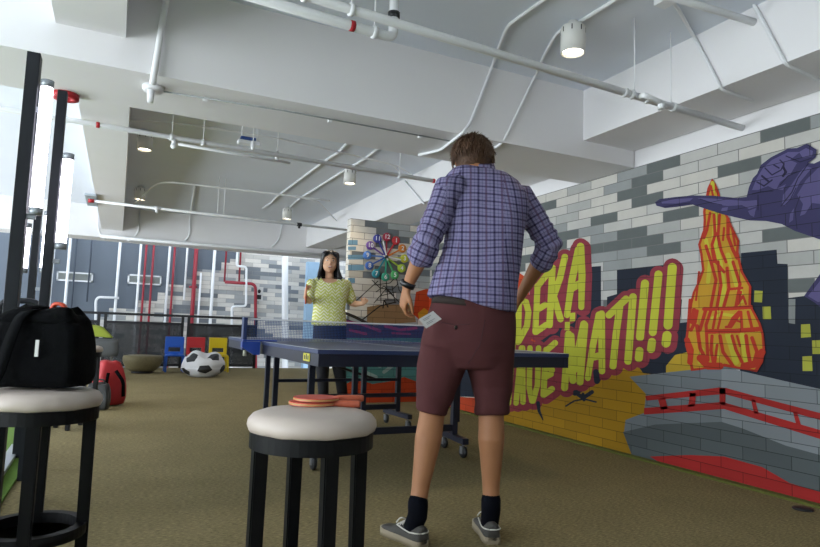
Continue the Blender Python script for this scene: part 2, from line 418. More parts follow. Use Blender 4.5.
for q in ([(661, 410), (658, 399), (665, 397), (668, 409)], [(688, 407), (690, 393), (696, 393), (695, 406)], [(719.4, 404), (719.4, 388), (725.5, 388), (725.5, 405)], [(754, 413), (751, 400), (755, 400), (759, 414)], [(796, 424), (793, 412), (797, 412), (801, 425)], [(834, 436), (832, 423), (836, 423), (840, 437)]):
    poly_px(bm, q, 0, L4)
poly_px(bm, [(650, 456.5), (690, 455), (724, 456.5), (762, 467), (789.6, 483), (820, 492), (860, 500), (860, 514), (820, 504.6), (660, 462.7)], 0, L4)
pobj('red_railing', bm, [RD])
# lettering
TXT = {
 'D1': ([[(519, 300), (518, 342)], [(519, 300), (526, 302), (528.5, 312), (527, 326), (519, 341)]], 6),
 'E1': ([[(537.5, 286), (535.4, 332)], [(538, 286), (548, 273)], [(537, 310), (545, 305)], [(536, 332), (546, 325)]], 6),
 'K1': ([[(552.5, 268), (549.5, 325)], [(564.8, 257), (560, 278), (553, 298)], [(553, 294), (560.5, 319)]], 6.5),
 'A1': ([[(578.5, 250), (572, 280), (567, 315)], [(580.5, 246.5), (582, 275), (581.3, 307)], [(572, 288), (581, 283)]], [7.5, 7, 6]),
 'M2': ([[(568.5, 334), (564.6, 387.7)], [(571, 336), (572.9, 380.4)], [(583.8, 324), (574, 370)], [(584.7, 325), (580, 382)]], 7),
 'A2': ([[(599, 315), (593, 345), (587.8, 378)], [(601.5, 314), (602, 371)], [(594, 357), (602, 355)]], [7, 6.5, 6]),
 'T2': ([[(609, 315), (626, 299)], [(620, 305), (616, 335), (613, 366)]], 7),
 'I2': ([[(633, 297), (628, 361)]], 7.5),
 'X1': ([[(645, 283.5), (640, 337)], [(639.5, 351), (638.8, 358)]], 8),
 'X2': ([[(658.5, 274.5), (652.8, 332)], [(652, 342), (651, 349)]], 8),
 'X3': ([[(672.3, 267.5), (668, 325)], [(667, 335.5), (666, 343)]], 9),
 'T3': ([[(513, 345), (508.5, 403)]], 5.5),
 'A3': ([[(521.5, 348), (516, 403)], [(522.5, 348), (523, 402)], [(518.5, 384), (523, 383)]], 5.5),
 'U3': ([[(530, 348), (529.2, 388), (532, 401)], [(538.6, 348), (537.5, 385), (533, 401)]], 5.5),
 'E3': ([[(546, 350), (543.5, 394)], [(546, 351), (555, 343)], [(546, 366), (552, 370)], [(545, 377), (551, 374)], [(543.5, 395), (552, 389)]], 6),
 'M1': ([[(494, 310), (491, 345)], [(497, 310), (503, 340)], [(507, 306), (503, 340)], [(509, 304), (507, 345)]], 6)}
bm = B(); un = []
for k, (ss, w) in TXT.items():
    for s in ss:
        wl = w if isinstance(w, (int, float)) else (w*2)[:len(s)]
        for (dx, dy) in ((0, 0), (2.0, 1.5)): un.append((s, wl, 4.6, dx, dy))
union_px(bm, un, 0, layer(3))
pobj('letter_outline', bm, [MAR])
bm = B(); un = []
for k, (ss, w) in TXT.items():
    for j, s in enumerate(ss):
        wl = w if isinstance(w, (int, float)) else (w*2)[:len(s)]
        un.append((s, wl, 0, 0, 0))
union_px(bm, un, 0, layer(5))
for q in ([(570, 313), (575.3, 312.5), (575, 321), (569.7, 321.5)], [(565, 322), (570, 321.8), (569.6, 330), (564.7, 330.3)]): poly_px(bm, q, 0, layer(4.4))
pobj('lettering', bm, [YEL])
bm = B(); un = []
for s, w in (([(575, 392), (583, 398), (592, 392)], 4), ([(583, 394), (584, 400)], 3), ([(566, 406), (574, 401), (584, 399), (596, 402)], 1.6), ([(538, 403), (539, 411), (543, 420)], [4, 3, 1]), ([(596, 372), (597, 381)], 6)): un.append((s, w, 0, 0, 0))
union_px(bm, un, 0, layer(4))
poly_px(bm, [(638, 366), (650, 358), (668, 352), (668, 368), (650, 374), (643, 373)], 0, layer(2.5))
pobj('navy_mark', bm, [NAVY])
# flame tower
out = [(712, 178.3), (716, 184), (719.3, 193.3), (722, 205), (728.4, 217), (732, 226), (739.4, 240.8), (738.5, 251.8), (741, 264), (743, 272), (751.3, 286.5), (750.8, 304.7), (760.4, 323), (764, 335), (765, 348.6), (763, 362), (757, 372), (740, 369), (722, 366), (700, 370), (691, 371), (689, 359.6), (685, 345), (685.5, 337.6), (688, 317.5), (690, 303), (692.8, 292), (698, 281), (702, 270), (700, 253.6), (698, 244.5), (703, 230), (703.5, 220), (703, 211.6), (705, 200), (707.4, 188)]
cx_, cy_ = 722, 300
inn = []
for (x, y) in out:
    inn.append((x+(2.6 if x < 715 + (y-178)*.06 else -2.6), y+(3.5 if y < 190 else (-2.5 if y > 362 else 0))))
bm = B(); poly_px(bm, out, 0, layer(8)); pobj('tower_outline', bm, ['#c23a22'])
bm = B(); poly_px(bm, inn, 0, layer(9)); pobj('tower_fill', bm, ['#d3a22b'])
bm = B(); un = []
for s, w in (([(716, 212), (714, 240), (720, 262), (724, 290), (718, 310)], 5), ([(738, 285), (742, 300)], 6), ([(728, 335), (736, 362)], 6), ([(742, 335), (744, 350), (747, 366)], 5), ([(728, 255), (733, 270), (737, 286)], 5), ([(706, 240), (710, 262), (708, 282)], 4), ([(712.5, 183), (713, 192)], 4), ([(702, 350), (700, 362)], 5), ([(716, 345), (718, 356)], 4), ([(712, 318), (722, 314), (735, 316)], 3)):
    un.append((s, w, 0, 0, 0))
union_px(bm, un, 0, layer(10))
pobj('tower_highlight', bm, ['#d2c73a'])
bm = B(); red_s = [
 ([(711, 186), (713, 196)], 1.4), ([(710, 213), (707, 230), (704, 238)], 1.8), ([(714, 215), (715, 235), (712, 245), (716, 262), (724, 272)], 2), ([(719.5, 215), (718, 236), (721, 250), (726, 262)], 2), ([(728, 219), (728, 237), (733, 250), (737, 258)], 2.4),
 ([(732, 228), (735, 245)], 1.6), ([(724, 228), (723, 240)], 1.5), ([(706, 246), (711, 262), (716, 280), (711, 306)], 2.2), ([(718, 262), (721, 285), (717, 307)], 2.2), ([(727, 268), (729, 288), (724, 306)], 2.2), ([(733, 262), (740, 284), (736, 306)], 2.2), ([(712, 250), (714, 262)], 1.5),
 ([(741, 292), (738, 304), (743, 296), (746, 304)], 1.6), ([(731, 289), (742, 288)], 1.8), ([(704, 309), (730, 308.5), (751, 307)], 2.6), ([(707, 331.5), (735, 331), (759, 329)], 3.2),
 ([(706, 309), (700, 330)], 2.4), ([(711, 310), (706, 325), (708, 360)], 2.2), ([(699, 272), (696, 300)], 1.4), ([(694, 310), (692, 322)], 3.0), ([(697, 326), (700, 348), (705, 358)], 2.6), ([(691, 330), (695, 322), (697, 311)], 2.4), ([(687, 340), (691, 350), (690, 362)], 4.0),
 ([(716, 312), (713, 328)], 1.8), ([(722, 312), (718, 328)], 1.6), ([(729, 326), (733, 318), (739, 312)], 2.2), ([(726, 327), (731, 327), (741, 312), (742, 328)], 1.8), ([(748, 312), (752, 328)], 2), ([(735, 320), (741, 322)], 1.4),
 ([(712, 336), (711, 350), (714, 366)], 2.2), ([(720, 336), (723, 352), (733, 366)], 2.4), ([(717, 345), (715, 362)], 1.8), ([(732, 336), (736, 350), (742, 362)], 2.2), ([(737, 336), (740, 346)], 1.6), ([(746, 336), (748, 352), (750, 362)], 2.6), ([(752, 338), (757, 352), (753, 366)], 2.6), ([(700, 358), (708, 366), (720, 366)], 5), ([(744, 366), (756, 364), (762, 352)], 5), ([(690, 300), (688, 330)], 2)]
union_px(bm, [(s, w*1.35, .15, 0, 0) for s, w in red_s], 0, layer(11), rs=.25)
pobj('tower_lettering', bm, ['#c63a22'])
# purple figure
PU = '#403c66'; PL = '#635c8c'; PD = '#2a2648'
bm = B()
poly_px(bm, [(746.6, 197), (749, 187), (753, 178), (757, 174), (760.8, 165), (770.7, 157.4), (788, 148.6), (797, 148), (806.8, 143.6), (816.7, 149.7), (815.6, 157.4), (808, 163), (814, 163.5), (822, 160), (850, 148), (850, 252), (820, 239.6), (810, 236), (795, 231), (781.6, 224), (766, 221), (749.8, 220.5), (736, 217.5), (723.4, 214.5), (706, 209), (692.7, 204.6), (677.3, 206.8), (665, 208), (656.5, 205.7), (655, 202.4), (660, 199), (675, 197), (694, 195.4), (712.5, 195.6), (736.6, 198)], 0, layer(12))
poly_px(bm, [(804, 296), (820, 274), (850, 240), (850, 320), (820, 307), (814.7, 302.5)], 0, layer(12))
pobj('flying_figure', bm, [PU])
bm = B(); Lp = layer(13)
for q in ([(661, 201), (676, 199), (693, 198), (690, 201), (676, 203.5), (662, 203.5)],
          [(697, 198), (713, 198.5), (732, 200), (745, 201), (757, 200), (757, 206), (749, 209), (742, 205), (728, 206), (716, 204.5), (708, 202)],
          [(722, 208), (728, 207), (727, 211.5), (721, 211)], [(748, 211), (756, 208), (754, 217), (750, 215)],
          [(752, 190), (757, 178), (763, 168), (772, 160), (788, 152), (800, 152), (790, 160), (797, 163), (790, 175), (780, 182), (776, 190), (768, 186), (758, 190)],
          [(799, 152), (806, 148), (813, 151), (812, 156), (803, 158)],
          [(783, 195), (792, 184), (800, 172), (806, 166), (812, 168), (800, 182), (793, 196), (785, 206), (782, 204)],
          [(797, 195), (806, 180), (818, 168), (840, 158), (840, 200), (822, 204), (812, 203), (805, 214), (800, 216), (803, 204)],
          [(790, 214), (794, 208), (793, 220), (789, 223)], [(776, 189), (786, 184), (783, 190)],
          [(808, 296), (820, 281), (832, 274), (832, 300), (818, 302)]):
    poly_px(bm, q, 0, Lp)
pobj('figure_highlight', bm, [PL])
bm = B(); un = []
for s, w in (([(765, 168), (772, 175), (781, 170), (784, 164), (780, 160)], 1.6), ([(757, 182), (764, 186), (772, 180)], 1.8), ([(786, 156), (800, 162), (812, 158)], 1.4), ([(762, 176), (768, 181)], 2.6), ([(783, 167), (786, 172), (783, 176)], 3), ([(780, 185), (788, 176), (797, 172)], 1.4),
             ([(808, 164), (798, 178), (792, 192), (781, 206)], 1.3), ([(784, 206), (790, 200), (796, 188)], 1.0), ([(700, 199), (712, 203), (722, 205)], 1), ([(758, 195), (758, 210)], 1.2), ([(664, 207), (674, 205), (690, 203)], 1.2), ([(774, 165), (779, 168)], 1.8), ([(752, 194), (760, 192), (773, 191)], 1.4), ([(797, 229), (795, 210), (800, 196)], 1)):
    un.append((s, w*.8, 0, 0, 0))
union_px(bm, un, 0, layer(14))
pobj('figure_line', bm, [PD])
bm = B()
for q in ([(754.5, 290.5), (762.7, 291), (762, 302.5), (754, 302)], [(762.6, 306.5), (770.5, 306.3), (771.2, 319), (763, 319)], [(801, 324.5), (810, 324), (811, 337), (801, 337.7)], [(812, 340.5), (822, 340), (823, 354), (812.5, 354)], [(802.4, 356.5), (811.8, 356), (812.5, 371), (802.6, 371)]):
    poly_px(bm, q, 0, layer(3))
pobj('lit_window', bm, ['#b5b845'])
bm = B(); poly_px(bm, [(788.5, 299), (795.4, 299), (795, 324), (788.5, 323)], 0, layer(3)); pobj('grey_block', bm, ['#8e9392'])

# ---- clock wall mural (same artwork turning the corner)
mur2 = thing('wall_painting', 'painted blue bars, sketched lines, teal and orange patches on the wall under the clock', 'mural', (0, 0, 0))
def l2(n): return YC-.0008*n
def pobj2(name, bm, cols): return pobj(name, bm, cols, 1, mur2)
bm = B()
for (x0, x1, y0, y1) in ((348, 357.7, 240, 245), (348, 356, 246.5, 250), (348, 364, 254.8, 259.5), (348, 364, 264.8, 270.3), (348, 355, 278, 283), (348, 352, 284, 290)):
    poly_px(bm, [(x0, y0), (x1, y0), (x1, y1), (x0, y1)], 1, l2(1))
pobj2('blue_bar', bm, ['#82afcb'])
bm = B(); poly_px(bm, [(367, 307), (378, 305), (395, 304.5), (413, 305), (416, 322), (367, 326)], 1, l2(1)); pobj2('brown_patch', bm, ['#a98860'])
bm = B(); un = []
for s in ([(374, 303), (386, 289), (400, 303)], [(376, 300), (398, 300)], [(380, 274), (381, 303)], [(375, 285), (390, 283), (397, 276)], [(376, 292), (384, 286), (394, 296)], [(396, 276), (399, 290), (407, 300)], [(372, 280), (380, 288), (392, 290), (398, 284)], [(386, 278), (388, 300)], [(356, 301), (378, 281)], [(392, 286), (395, 303)], [(380, 296), (396, 292)]):
    un.append((s, .8, 0, 0, 0))
for s, w in (([(345, 313), (355, 317), (372, 326)], 3), ([(362, 320), (380, 306), (396, 302)], 1.2), ([(383, 308), (384, 300), (388, 307)], 1.2)): un.append((s, w, 0, 0, 0))
union_px(bm, un, 1, l2(3), rs=.2, cs=.25)
pobj2('sketch_line', bm, ['#37332f'])
bm = B()
poly_px(bm, [(416, 292), (426, 289), (440, 290), (440, 330), (422, 322), (413, 314)], 1, l2(3), 0)
poly_px(bm, [(343, 386), (356, 378), (372, 384), (392, 381), (404, 377), (418, 382), (426.1, 392), (426.1, 401.5), (343, 403.2)], 1, l2(3), 0)
poly_px(bm, [(418, 313), (424, 308), (430, 312), (426, 320), (419, 319)], 1, l2(4), 1)
pobj2('orange_patch', bm, ['#d04c20', '#d8a628'])
bm = B(); poly_px(bm, [(343.4, 336), (426, 334), (426, 403), (343.4, 403)], 1, l2(1.6)); pobj2('teal_patch', bm, ['#5f9c98'])
bm = B(); poly_px(bm, [(345, 318), (365, 326), (395, 324), (426, 326), (426, 338), (345, 338)], 1, l2(2), 0)
for s, w in (([(347, 322), (362, 324), (380, 331)], 3), ([(350, 330), (366, 334)], 2.5), ([(385, 326), (400, 330), (416, 328)], 3), ([(392, 333), (410, 334)], 2)): stroke_px(bm, s, w, 1, l2(3), 1)
pobj2('pink_swirl', bm, ['#4c3c5c', '#b04070'])
bm = B()
for s in ([(352, 366), (366, 362), (380, 366)], [(384, 372), (400, 360)], [(365, 372), (376, 377)]): stroke_px(bm, s, 3.5, 1, l2(2.6))
pobj2('pale_patch', bm, ['#a8c4be'])

# ---- clock
ck = P(386, 257, 1, YC-.02)
ck_t = thing('wall_clock', 'round multicoloured wall clock with twelve numbered balls on arms and white hands', 'clock', (ck.x, YC, ck.z))
cols = ['#c8343c', '#d67f2a', '#c9c93c', '#a8c440', '#4fae6a', '#2f9a80', '#2c8a9a', '#3a62b0', '#4c7cc6', '#6b4596', '#3b3f9c', '#a83048']
for h in range(1, 13):
    a = PI/2-h*PI/6; rr = .245; c = mat('clock_%d' % h, cols[h-1], .4)
    d = Vector((math.cos(a), 0, math.sin(a)))
    bm = B(); bar(bm, d*.02+Vector((0, -.022, 0)), d*rr+Vector((0, -.022, 0)), .018, .008, side=(-d.z, 0, d.x))
    lathe(bm, [(0.001, -.036), (.04, -.036), (.052, -.03), (.052, -.012), (.001, -.012)], (d.x*rr, 0, d.z*rr), 24, axis='y')
    s = obj('numbered_arm', bm, c, ck_t)
    me = text_mesh(str(h), .075); me.transform(Matrix.Rotation(PI/2, 4, 'X')); me.transform(Matrix.Translation(d*rr+Vector((0, -.0375, 0))))
    obj('numeral', me, M_pipe, s)
bm = B(); lathe(bm, [(.001, -.05), (.02, -.05), (.026, -.04), (.026, -.001), (.001, -.001)], (0, 0, 0), 20, axis='y'); obj('clock_hub', bm, M_dark, ck_t)
bm = B(); bar(bm, (-.05, -.044, .01), (.19, -.044, -.02), .016, .004, side=(.1, 0, 1)); obj('minute_hand', bm, M_pipe, ck_t)
bm = B(); bar(bm, (.012, -.048, -.045), (-.06, -.048, .19), .018, .004, side=(1, 0, .3)); obj('hour_hand', bm, M_pipe, ck_t)
# ================================================================ CEILING SERVICES
M_lamp = mat('lamp_glow', '#fff0d8', .5, emis=14.)
M_can = mat('lamp_can', '#dcdcd8', .5, var=.02)
lampspots = [((573, 40), 2.52, 'large white cylinder ceiling lamp nearest the camera, above the right wall side'),
             ((350, 177), 2.52, 'white cylinder ceiling lamp in the far bay, left of the standing man\'s head'),
             ((287, 214), 2.52, 'small white cylinder ceiling lamp farthest right in the back row'),
             ((145, 142), 2.52, 'white cylinder ceiling lamp on the left, close behind the first cross beam'),
             ((140, 194), 2.52, 'small white cylinder ceiling lamp at the back left by the curved conduit')]
lamp0 = None; SPOTS = []
for i, (px, z, lab) in enumerate(lampspots):
    p = P(px[0], px[1], 2, ZC-.11); SPOTS.append(p)
    if lamp0 is None:
        t = thing('ceiling_lamp', lab, 'lamp', (p.x, p.y, ZC), 0, 'cylinder ceiling lamps')
        bm = B(); lathe(bm, [(.001, 0), (.03, 0), (.034, -.03), (.066, -.032), (.07, -.04), (.07, -.19), (.062, -.19), (.06, -.165), (.001, -.165)], n=32); obj('lamp_body', bm, M_can, t)
        bm = B(); lathe(bm, [(.001, -.172), (.059, -.172), (.059, -.165), (.001, -.165)], n=28); obj('lamp_disc', bm, M_lamp, t)
        for k in range(8):
            a = 2*PI*k/8; bm = B(); box(bm, .0695, .0712, -.003, .003, -.075, -.045, M=Matrix.Rotation(a, 4, 'Z'))
            obj('vent_slot', bm, M_dark, t)
        lamp0 = t
    else:
        t = lamp0.copy(); C.objects.link(t); t.location = (p.x, p.y, ZC); t['label'] = lab
        for ch in list(lamp0.children):
            c = ch.copy(); C.objects.link(c); c.parent = t
def pipe(name, label, cat, pts, r, m, fil=.05, group=None, parent=None, n=10):
    bm = B(); tube(bm, pts, r, n=n, fil=fil); o = obj(name, bm, m, parent, True)
    if label: tag(o, label, cat, group)
    return o
# main sprinkler pipe
t = thing('sprinkler_pipe', 'long white sprinkler pipe running under the ceiling to the right wall', 'pipe')
e = P(742, 128, 0, W+.01); zp = e.z; s = P(300, -6, 2, zp)
s2 = s+(s-e)*.6
pipe('pipe_run', None, None, [s2, e], .021, M_pipe, parent=t)
bm = B()
for u, v in ((636, 87.6), (641, 90.5), (655, 95.5), (679, 105)):
    d = (e-s).normalized(); k = min(max((P(u, v, 2, zp)-s).dot(d), 0), 9); c = s+d*k; bm = B(); tube(bm, [c-d*.012, c+d*.012], .027); obj('coupling', bm, M_pipe, t, True)
c = s+(e-s).normalized()*((P(648, 93, 2, zp)-s).dot((e-s).normalized()))
pipe('branch', None, None, [c, c+Vector((-.03, -.07, -.02)), c+Vector((.07, -.09, -.05))], .015, M_pipe, fil=.02, parent=t)
bm = B(); sph(bm, c+Vector((.075, -.09, -.065)), .018); lathe(bm, [(.001, -.085), (.02, -.085), (.02, -.08), (.001, -.08)], c+Vector((.075, -.09, 0)), 12); obj('sprinkler_head', bm, M_pipe, t)
for (u, v) in ((643, 92), (678, 104)):
    q = P(u, v, 2, zp); d = (e-s).normalized(); q = s+d*(q-s).dot(d)
    pipe('hanger_rod', None, None, [q, Vector((q.x, q.y, ZC+.01))], .003, M_pipe, parent=t)
for u, v in ((353, 8), (305, -5)):
    d = (e-s).normalized(); q = s+d*(P(u, v, 2, zp)-s).dot(d)
    bm = B(); tube(bm, [q-d*.01, q+d*.01], .028); tube(bm, [q, Vector((q.x, q.y, ZC+.01))], .004); obj('pipe_hanger', bm, M_pipe, t)
# second pipe with elbow and red band
t = thing('drain_pipe', 'short thick white pipe with a red band and elbow beside the long sprinkler pipe', 'pipe')
a = P(250, -4, 2, 2.3); b = P(393, 38, 2, 2.3); dd = (b-a).normalized()
pipe('pipe_run', None, None, [a-dd*.5, b, b+Vector((0.0, 0.0, .06)), Vector((b.x, b.y, ZC+.01))], .024, M_pipe, fil=.05, parent=t)
q = a+dd*((P(352, 26, 2, 2.3)-a).dot(dd)); bm = B(); tube(bm, [q-dd*.012, q+dd*.012], .0255, n=14); obj('red_band', bm, M_red, t)
q = a+dd*((P(375, 32, 2, 2.3)-a).dot(dd)); bm = B(); tube(bm, [q-dd*.012, q+dd*.012], .03, n=14); tube(bm, [q, Vector((q.x, q.y, ZC+.01))], .004); obj('pipe_hanger', bm, M_pipe, t)
bm = B(); tube(bm, [b+Vector((0, 0, .10)), b+Vector((0, 0, .13))], .03, n=14); obj('elbow_collar', bm, M_dark, t)
# conduits
YA = 3.43
cg = 'white surface conduits'
pipe('conduit', 'white conduit descending beam face just above the man\'s head on the left', 'conduit',
     [P(600, -34, 2, ZC-.015), P(543.5, 0, 2, ZC-.015), P(507.6, 25.6, 2, ZC-.015), P(496, 55, 2, ZC-.02), P(492.5, 66, 1, YA-.015), P(470, 124, 1, YA-.015), P(463, 132.5, 2, ZA-.015), P(441, 150, 2, ZA-.015), P(419, 155, 2, ZA-.015)], .011, M_pipe, .06)
pipe('conduit', 'white conduit from the near lamp down the beam face right of the man\'s head', 'conduit',
     [P(571, 24, 2, ZC-.015), P(557, 33, 2, ZC-.015), P(546, 52, 2, ZC-.015), P(535, 76, 1, YA-.015), P(507, 135, 1, YA-.015), P(500, 145.5, 2, ZA-.015), P(486, 151, 2, ZA-.015)], .010, M_pipe, .06)
pipe('conduit', 'white conduit leaving the near lamp towards the upper right', 'conduit', [P(576, 24, 2, ZC-.015), P(615, 0, 2, ZC-.015), P(640, -16, 2, ZC-.015)], .012, M_pipe)
XB = 3.0
t = pipe('conduit', 'white conduit crossing the side beam directly right of the hanging rods', 'conduit', [P(660, -12, 2, ZC-.015), P(677, 7, 2, ZC-.015), P(694, 37, 0, XB-.015), P(719, 85, 0, XB-.015), P(722, 90, 2, ZB-.015), P(752, 101, 2, ZB-.015)], .010, M_pipe, .05)
q = P(665, 1, 2, ZC-.03); bm = B(); box(bm, q.x-.04, q.x+.04, q.y-.04, q.y+.04, ZC-.05, ZC, .005); obj('junction_box', bm, M_pipe, t)
pipe('conduit', 'white conduit crossing the side beam at the far right of the picture', 'conduit', [P(747, -14, 2, ZC-.015), P(752, 1, 0, XB-.015), P(783, 60, 0, XB-.015), P(788, 66, 2, ZB-.015), P(822, 82, 2, ZB-.015)], .010, M_pipe, .05)
a = P(754, 22, 0, XB); pipe('stub_pipe', 'thick white pipe entering the side beam at upper right', 'pipe', [a+Vector((.02, 0, 0)), Vector((a.x-.8, a.y+.05, a.z))], .02, M_pipe)
# big drop pipe on beam face, upper left
t = thing('drop_pipe', 'white pipe running down the first cross beam to a round junction box', 'pipe')
pipe('pipe_run', None, None, [P(176, -40, 2, 2.5), P(166, 0, 1, YA-.03), P(152.5, 84, 1, YA-.03)], .017, M_pipe, .03, parent=t)
q = P(153, 90, 2, ZA-.02); bm = B(); lathe(bm, [(.001, -.03), (.05, -.03), (.055, -.02), (.055, .0), (.001, .0)], (q.x, q.y, ZA), 20); lathe(bm, [(.001, -.1), (.016, -.1), (.02, -.03), (.001, -.03)], (q.x-.01, q.y-.02, ZA), 14); obj('junction_box', bm, M_pipe, t, True)
a = P(160, 91, 2, ZA-.01); b = P(280, 110, 2, ZA-.01); c = P(455, 142, 2, ZA-.01)
t = pipe('cable_run', 'thin grey cable clipped along the underside of the first cross beam', 'cable', [a, b, c], .0045, mat('cable_grey', '#9aa0a0', .6), 0)
bm = B()
for u, v in ((205, 98), (330, 119), (420, 135)):
    q = P(u, v, 2, ZA); box(bm, q.x-.012, q.x+.012, q.y-.012, q.y+.012, ZA-.022, ZA)
obj('cable_clip', bm, M_pipe, t)
# far bay pipes
t = thing('sprinkler_pipe', 'white pipe with red end band crossing the middle bay behind the first beam', 'pipe')
z3 = 2.25; a = P(20, 112, 2, z3); b = P(434, 181, 2, z3); d = (b-a).normalized()
pipe('pipe_run', None, None, [a-d*2, b], .019, M_pipe, parent=t)
for u, v in ((98, 124), (433, 181)):
    q = a+d*((P(u, v, 2, z3)-a).dot(d)); bm = B(); tube(bm, [q-d*.012, q+d*.012], .021, n=14); obj('red_band', bm, M_red, t)
for u, v in ((173, 135), (205, 140), (400, 175)):
    q = a+d*((P(u, v, 2, z3)-a).dot(d)); bm = B(); tube(bm, [q-d*.015, q+d*.015], .026, n=12); tube(bm, [q, Vector((q.x, q.y, ZC+.01))], .003); obj('pipe_hanger', bm, M_pipe, t)
q = a+d*((P(174, 138, 2, z3)-a).dot(d)); bm = B(); tube(bm, [q, q+Vector((0, 0, -.06))], .016); sph(bm, q+Vector((0, 0, -.065)), .022); obj('sprinkler_head', bm, M_pipe, t)
t = thing('sprinkler_pipe', 'thin white branch pipe running below the middle bay pipe with hanging heads', 'pipe')
a2 = P(178, 144, 2, 2.25); b2 = P(290, 163, 2, 2.25); d2 = (b2-a2).normalized()
pipe('pipe_run', None, None, [a2, b2], .012, M_pipe, parent=t)
for u, v in ((253, 146), (277, 156)):
    q = P(u, v, 2, 2.26); bm = B(); tube(bm, [q, Vector((q.x, q.y, ZC+.01))], .0035); lathe(bm, [(.001, -.03), (.014, -.03), (.02, 0), (.012, .04), (.001, .04)], q, 14); obj('sprinkler_head', bm, M_pipe, t, True)
q = P(249, 141, 2, 2.36); t = thing('emergency_light', 'small white and blue fitting hanging from two rods in the middle bay', 'light', (q.x, q.y, q.z))
bm = B(); box(bm, -.09, .09, -.03, .03, -.035, .0, .01); obj('housing', bm, M_pipe, t)
bm = B(); box(bm, -.07, .05, -.035, .035, .001, .025, .006); obj('blue_cover', bm, mat('blue_cover', '#2e4f8e', .4), t)
for k in (-.06, .07):
    bm = B(); tube(bm, [(k, 0, 0), (k, 0, ZC-q.z+.01)], .004); obj('hanger_rod', bm, M_pipe, t)
for pts, lab in (([(350, 140), (338, 153), (331, 157), (320, 164.6), (277, 196.6), (271, 203), (263, 208)], 'white conduit on the far ceiling, left of the pair above the woman'),
                 ([(380, 147), (366, 158), (358, 163), (342, 172), (299, 199), (290, 207)], 'white conduit on the far ceiling, right of the pair above the woman')):
    pipe('conduit', lab, 'conduit', [P(u, v, 2, ZC-.012) for u, v in pts], .013, M_pipe, .03)
pipe('conduit', 'curved white conduit sweeping over the back left ceiling lamp', 'conduit', [P(u, v, 2, 2.5) for u, v in ((130, 206), (140, 200), (150, 188), (163, 181), (196, 185), (250, 191), (300, 197), (330, 201))], .011, M_pipe, .3)
pipe('conduit', 'thin white conduit above the second bay pipe, ending in a diagonal by the brick wall', 'conduit', [P(u, v, 2, 2.55) for u, v in ((210, 187), (270, 193), (318, 201), (345, 230))], .009, M_pipe, .1)
pipe('conduit', 'thin white conduit in the far bay bending down behind the man\'s shoulder', 'conduit', [P(u, v, 2, 2.62) for u, v in ((130, 120), (150, 121), (195, 126), (272, 137), (330, 150), (398, 166), (424, 183))], .009, M_pipe, .1)
pipe('conduit', 'short white conduit branching under the far bay pipe', 'conduit', [P(u, v, 2, 2.62) for u, v in ((360, 157), (392, 164), (401, 174))], .008, M_pipe, .1)
pipe('diagonal_brace', 'white diagonal conduit on the side beam left of the man\'s shoulder', 'conduit', [P(405, 181, 0, XB-.012), P(424, 204, 0, XB-.012)], .012, M_pipe, .1)
# P4
t = thing('sprinkler_pipe', 'white pipe with red end cap low in the back bay above the railing', 'pipe')
z4 = 2.2; a = P(93, 201, 2, z4); b = P(347, 230, 2, z4); d = (b-a).normalized()
pipe('pipe_run', None, None, [a, b], .016, M_pipe, parent=t)
bm = B(); tube(bm, [a-d*.05, a+d*.01], .022, n=14); obj('red_cap', bm, M_red, t)
for u, v in ((156, 210), (296, 226)):
    q = a+d*((P(u, v, 2, z4)-a).dot(d)); bm = B(); tube(bm, [q-d*.03, q+d*.03], .024, n=12); tube(bm, [q, q+Vector((0, 0, -.05))], .016); obj('sprinkler_head', bm, M_pipe if u < 200 else M_dark, t)
for u in (215, 222): 
    q = a+d*((P(u, 217, 2, z4)-a).dot(d)); bm = B(); tube(bm, [q, Vector((q.x, q.y, ZC+.01))], .004); obj('hanger_rod', bm, M_pipe, t)
YD = 10.8-.015
pipe('conduit', 'white conduit bent down the far beam to the left of the railing pipes', 'conduit', [P(97, 196, 1, YD), P(98, 231, 1, YD), P(106, 240, 1, YD+.05)], .013, M_pipe, .1)
pipe('conduit', 'white conduit bent down the far beam under the small back lamp', 'conduit', [P(140, 208, 1, YD), P(138.5, 234, 1, YD), P(128, 241, 1, YD+.05)], .013, M_pipe, .1)
pipe('conduit', 'white vertical conduit in the middle of the far beam face', 'conduit', [P(195, 186, 2, ZC-.02), P(190, 216, 1, YD), P(189.7, 236, 1, YD), P(184, 242, 1, YD)], .013, M_pipe, .1)
pipe('conduit', 'white conduit slanting down the far beam below the farthest lamp', 'conduit', [P(283, 221, 1, YD), P(279, 240, 1, YD), P(272, 247, 1, YD)], .012, M_pipe, .1)
pipe('trunk_pipe', 'long white pipe running along the bottom of the far beam', 'pipe', [P(100, 236, 1, YD-.04), P(345, 257, 1, YD-.04)], .028, M_pipe)
q = P(92.5, 191, 2, 2.4); bm = B(); box(bm, q.x-.06, q.x+.06, q.y-.35, q.y+.35, ZB-.03, ZB, .005); tag(obj('access_plate', bm, mat('plate_grey', '#a9b3ba', .4)), 'grey rectangular plate under the left beam', 'plate')
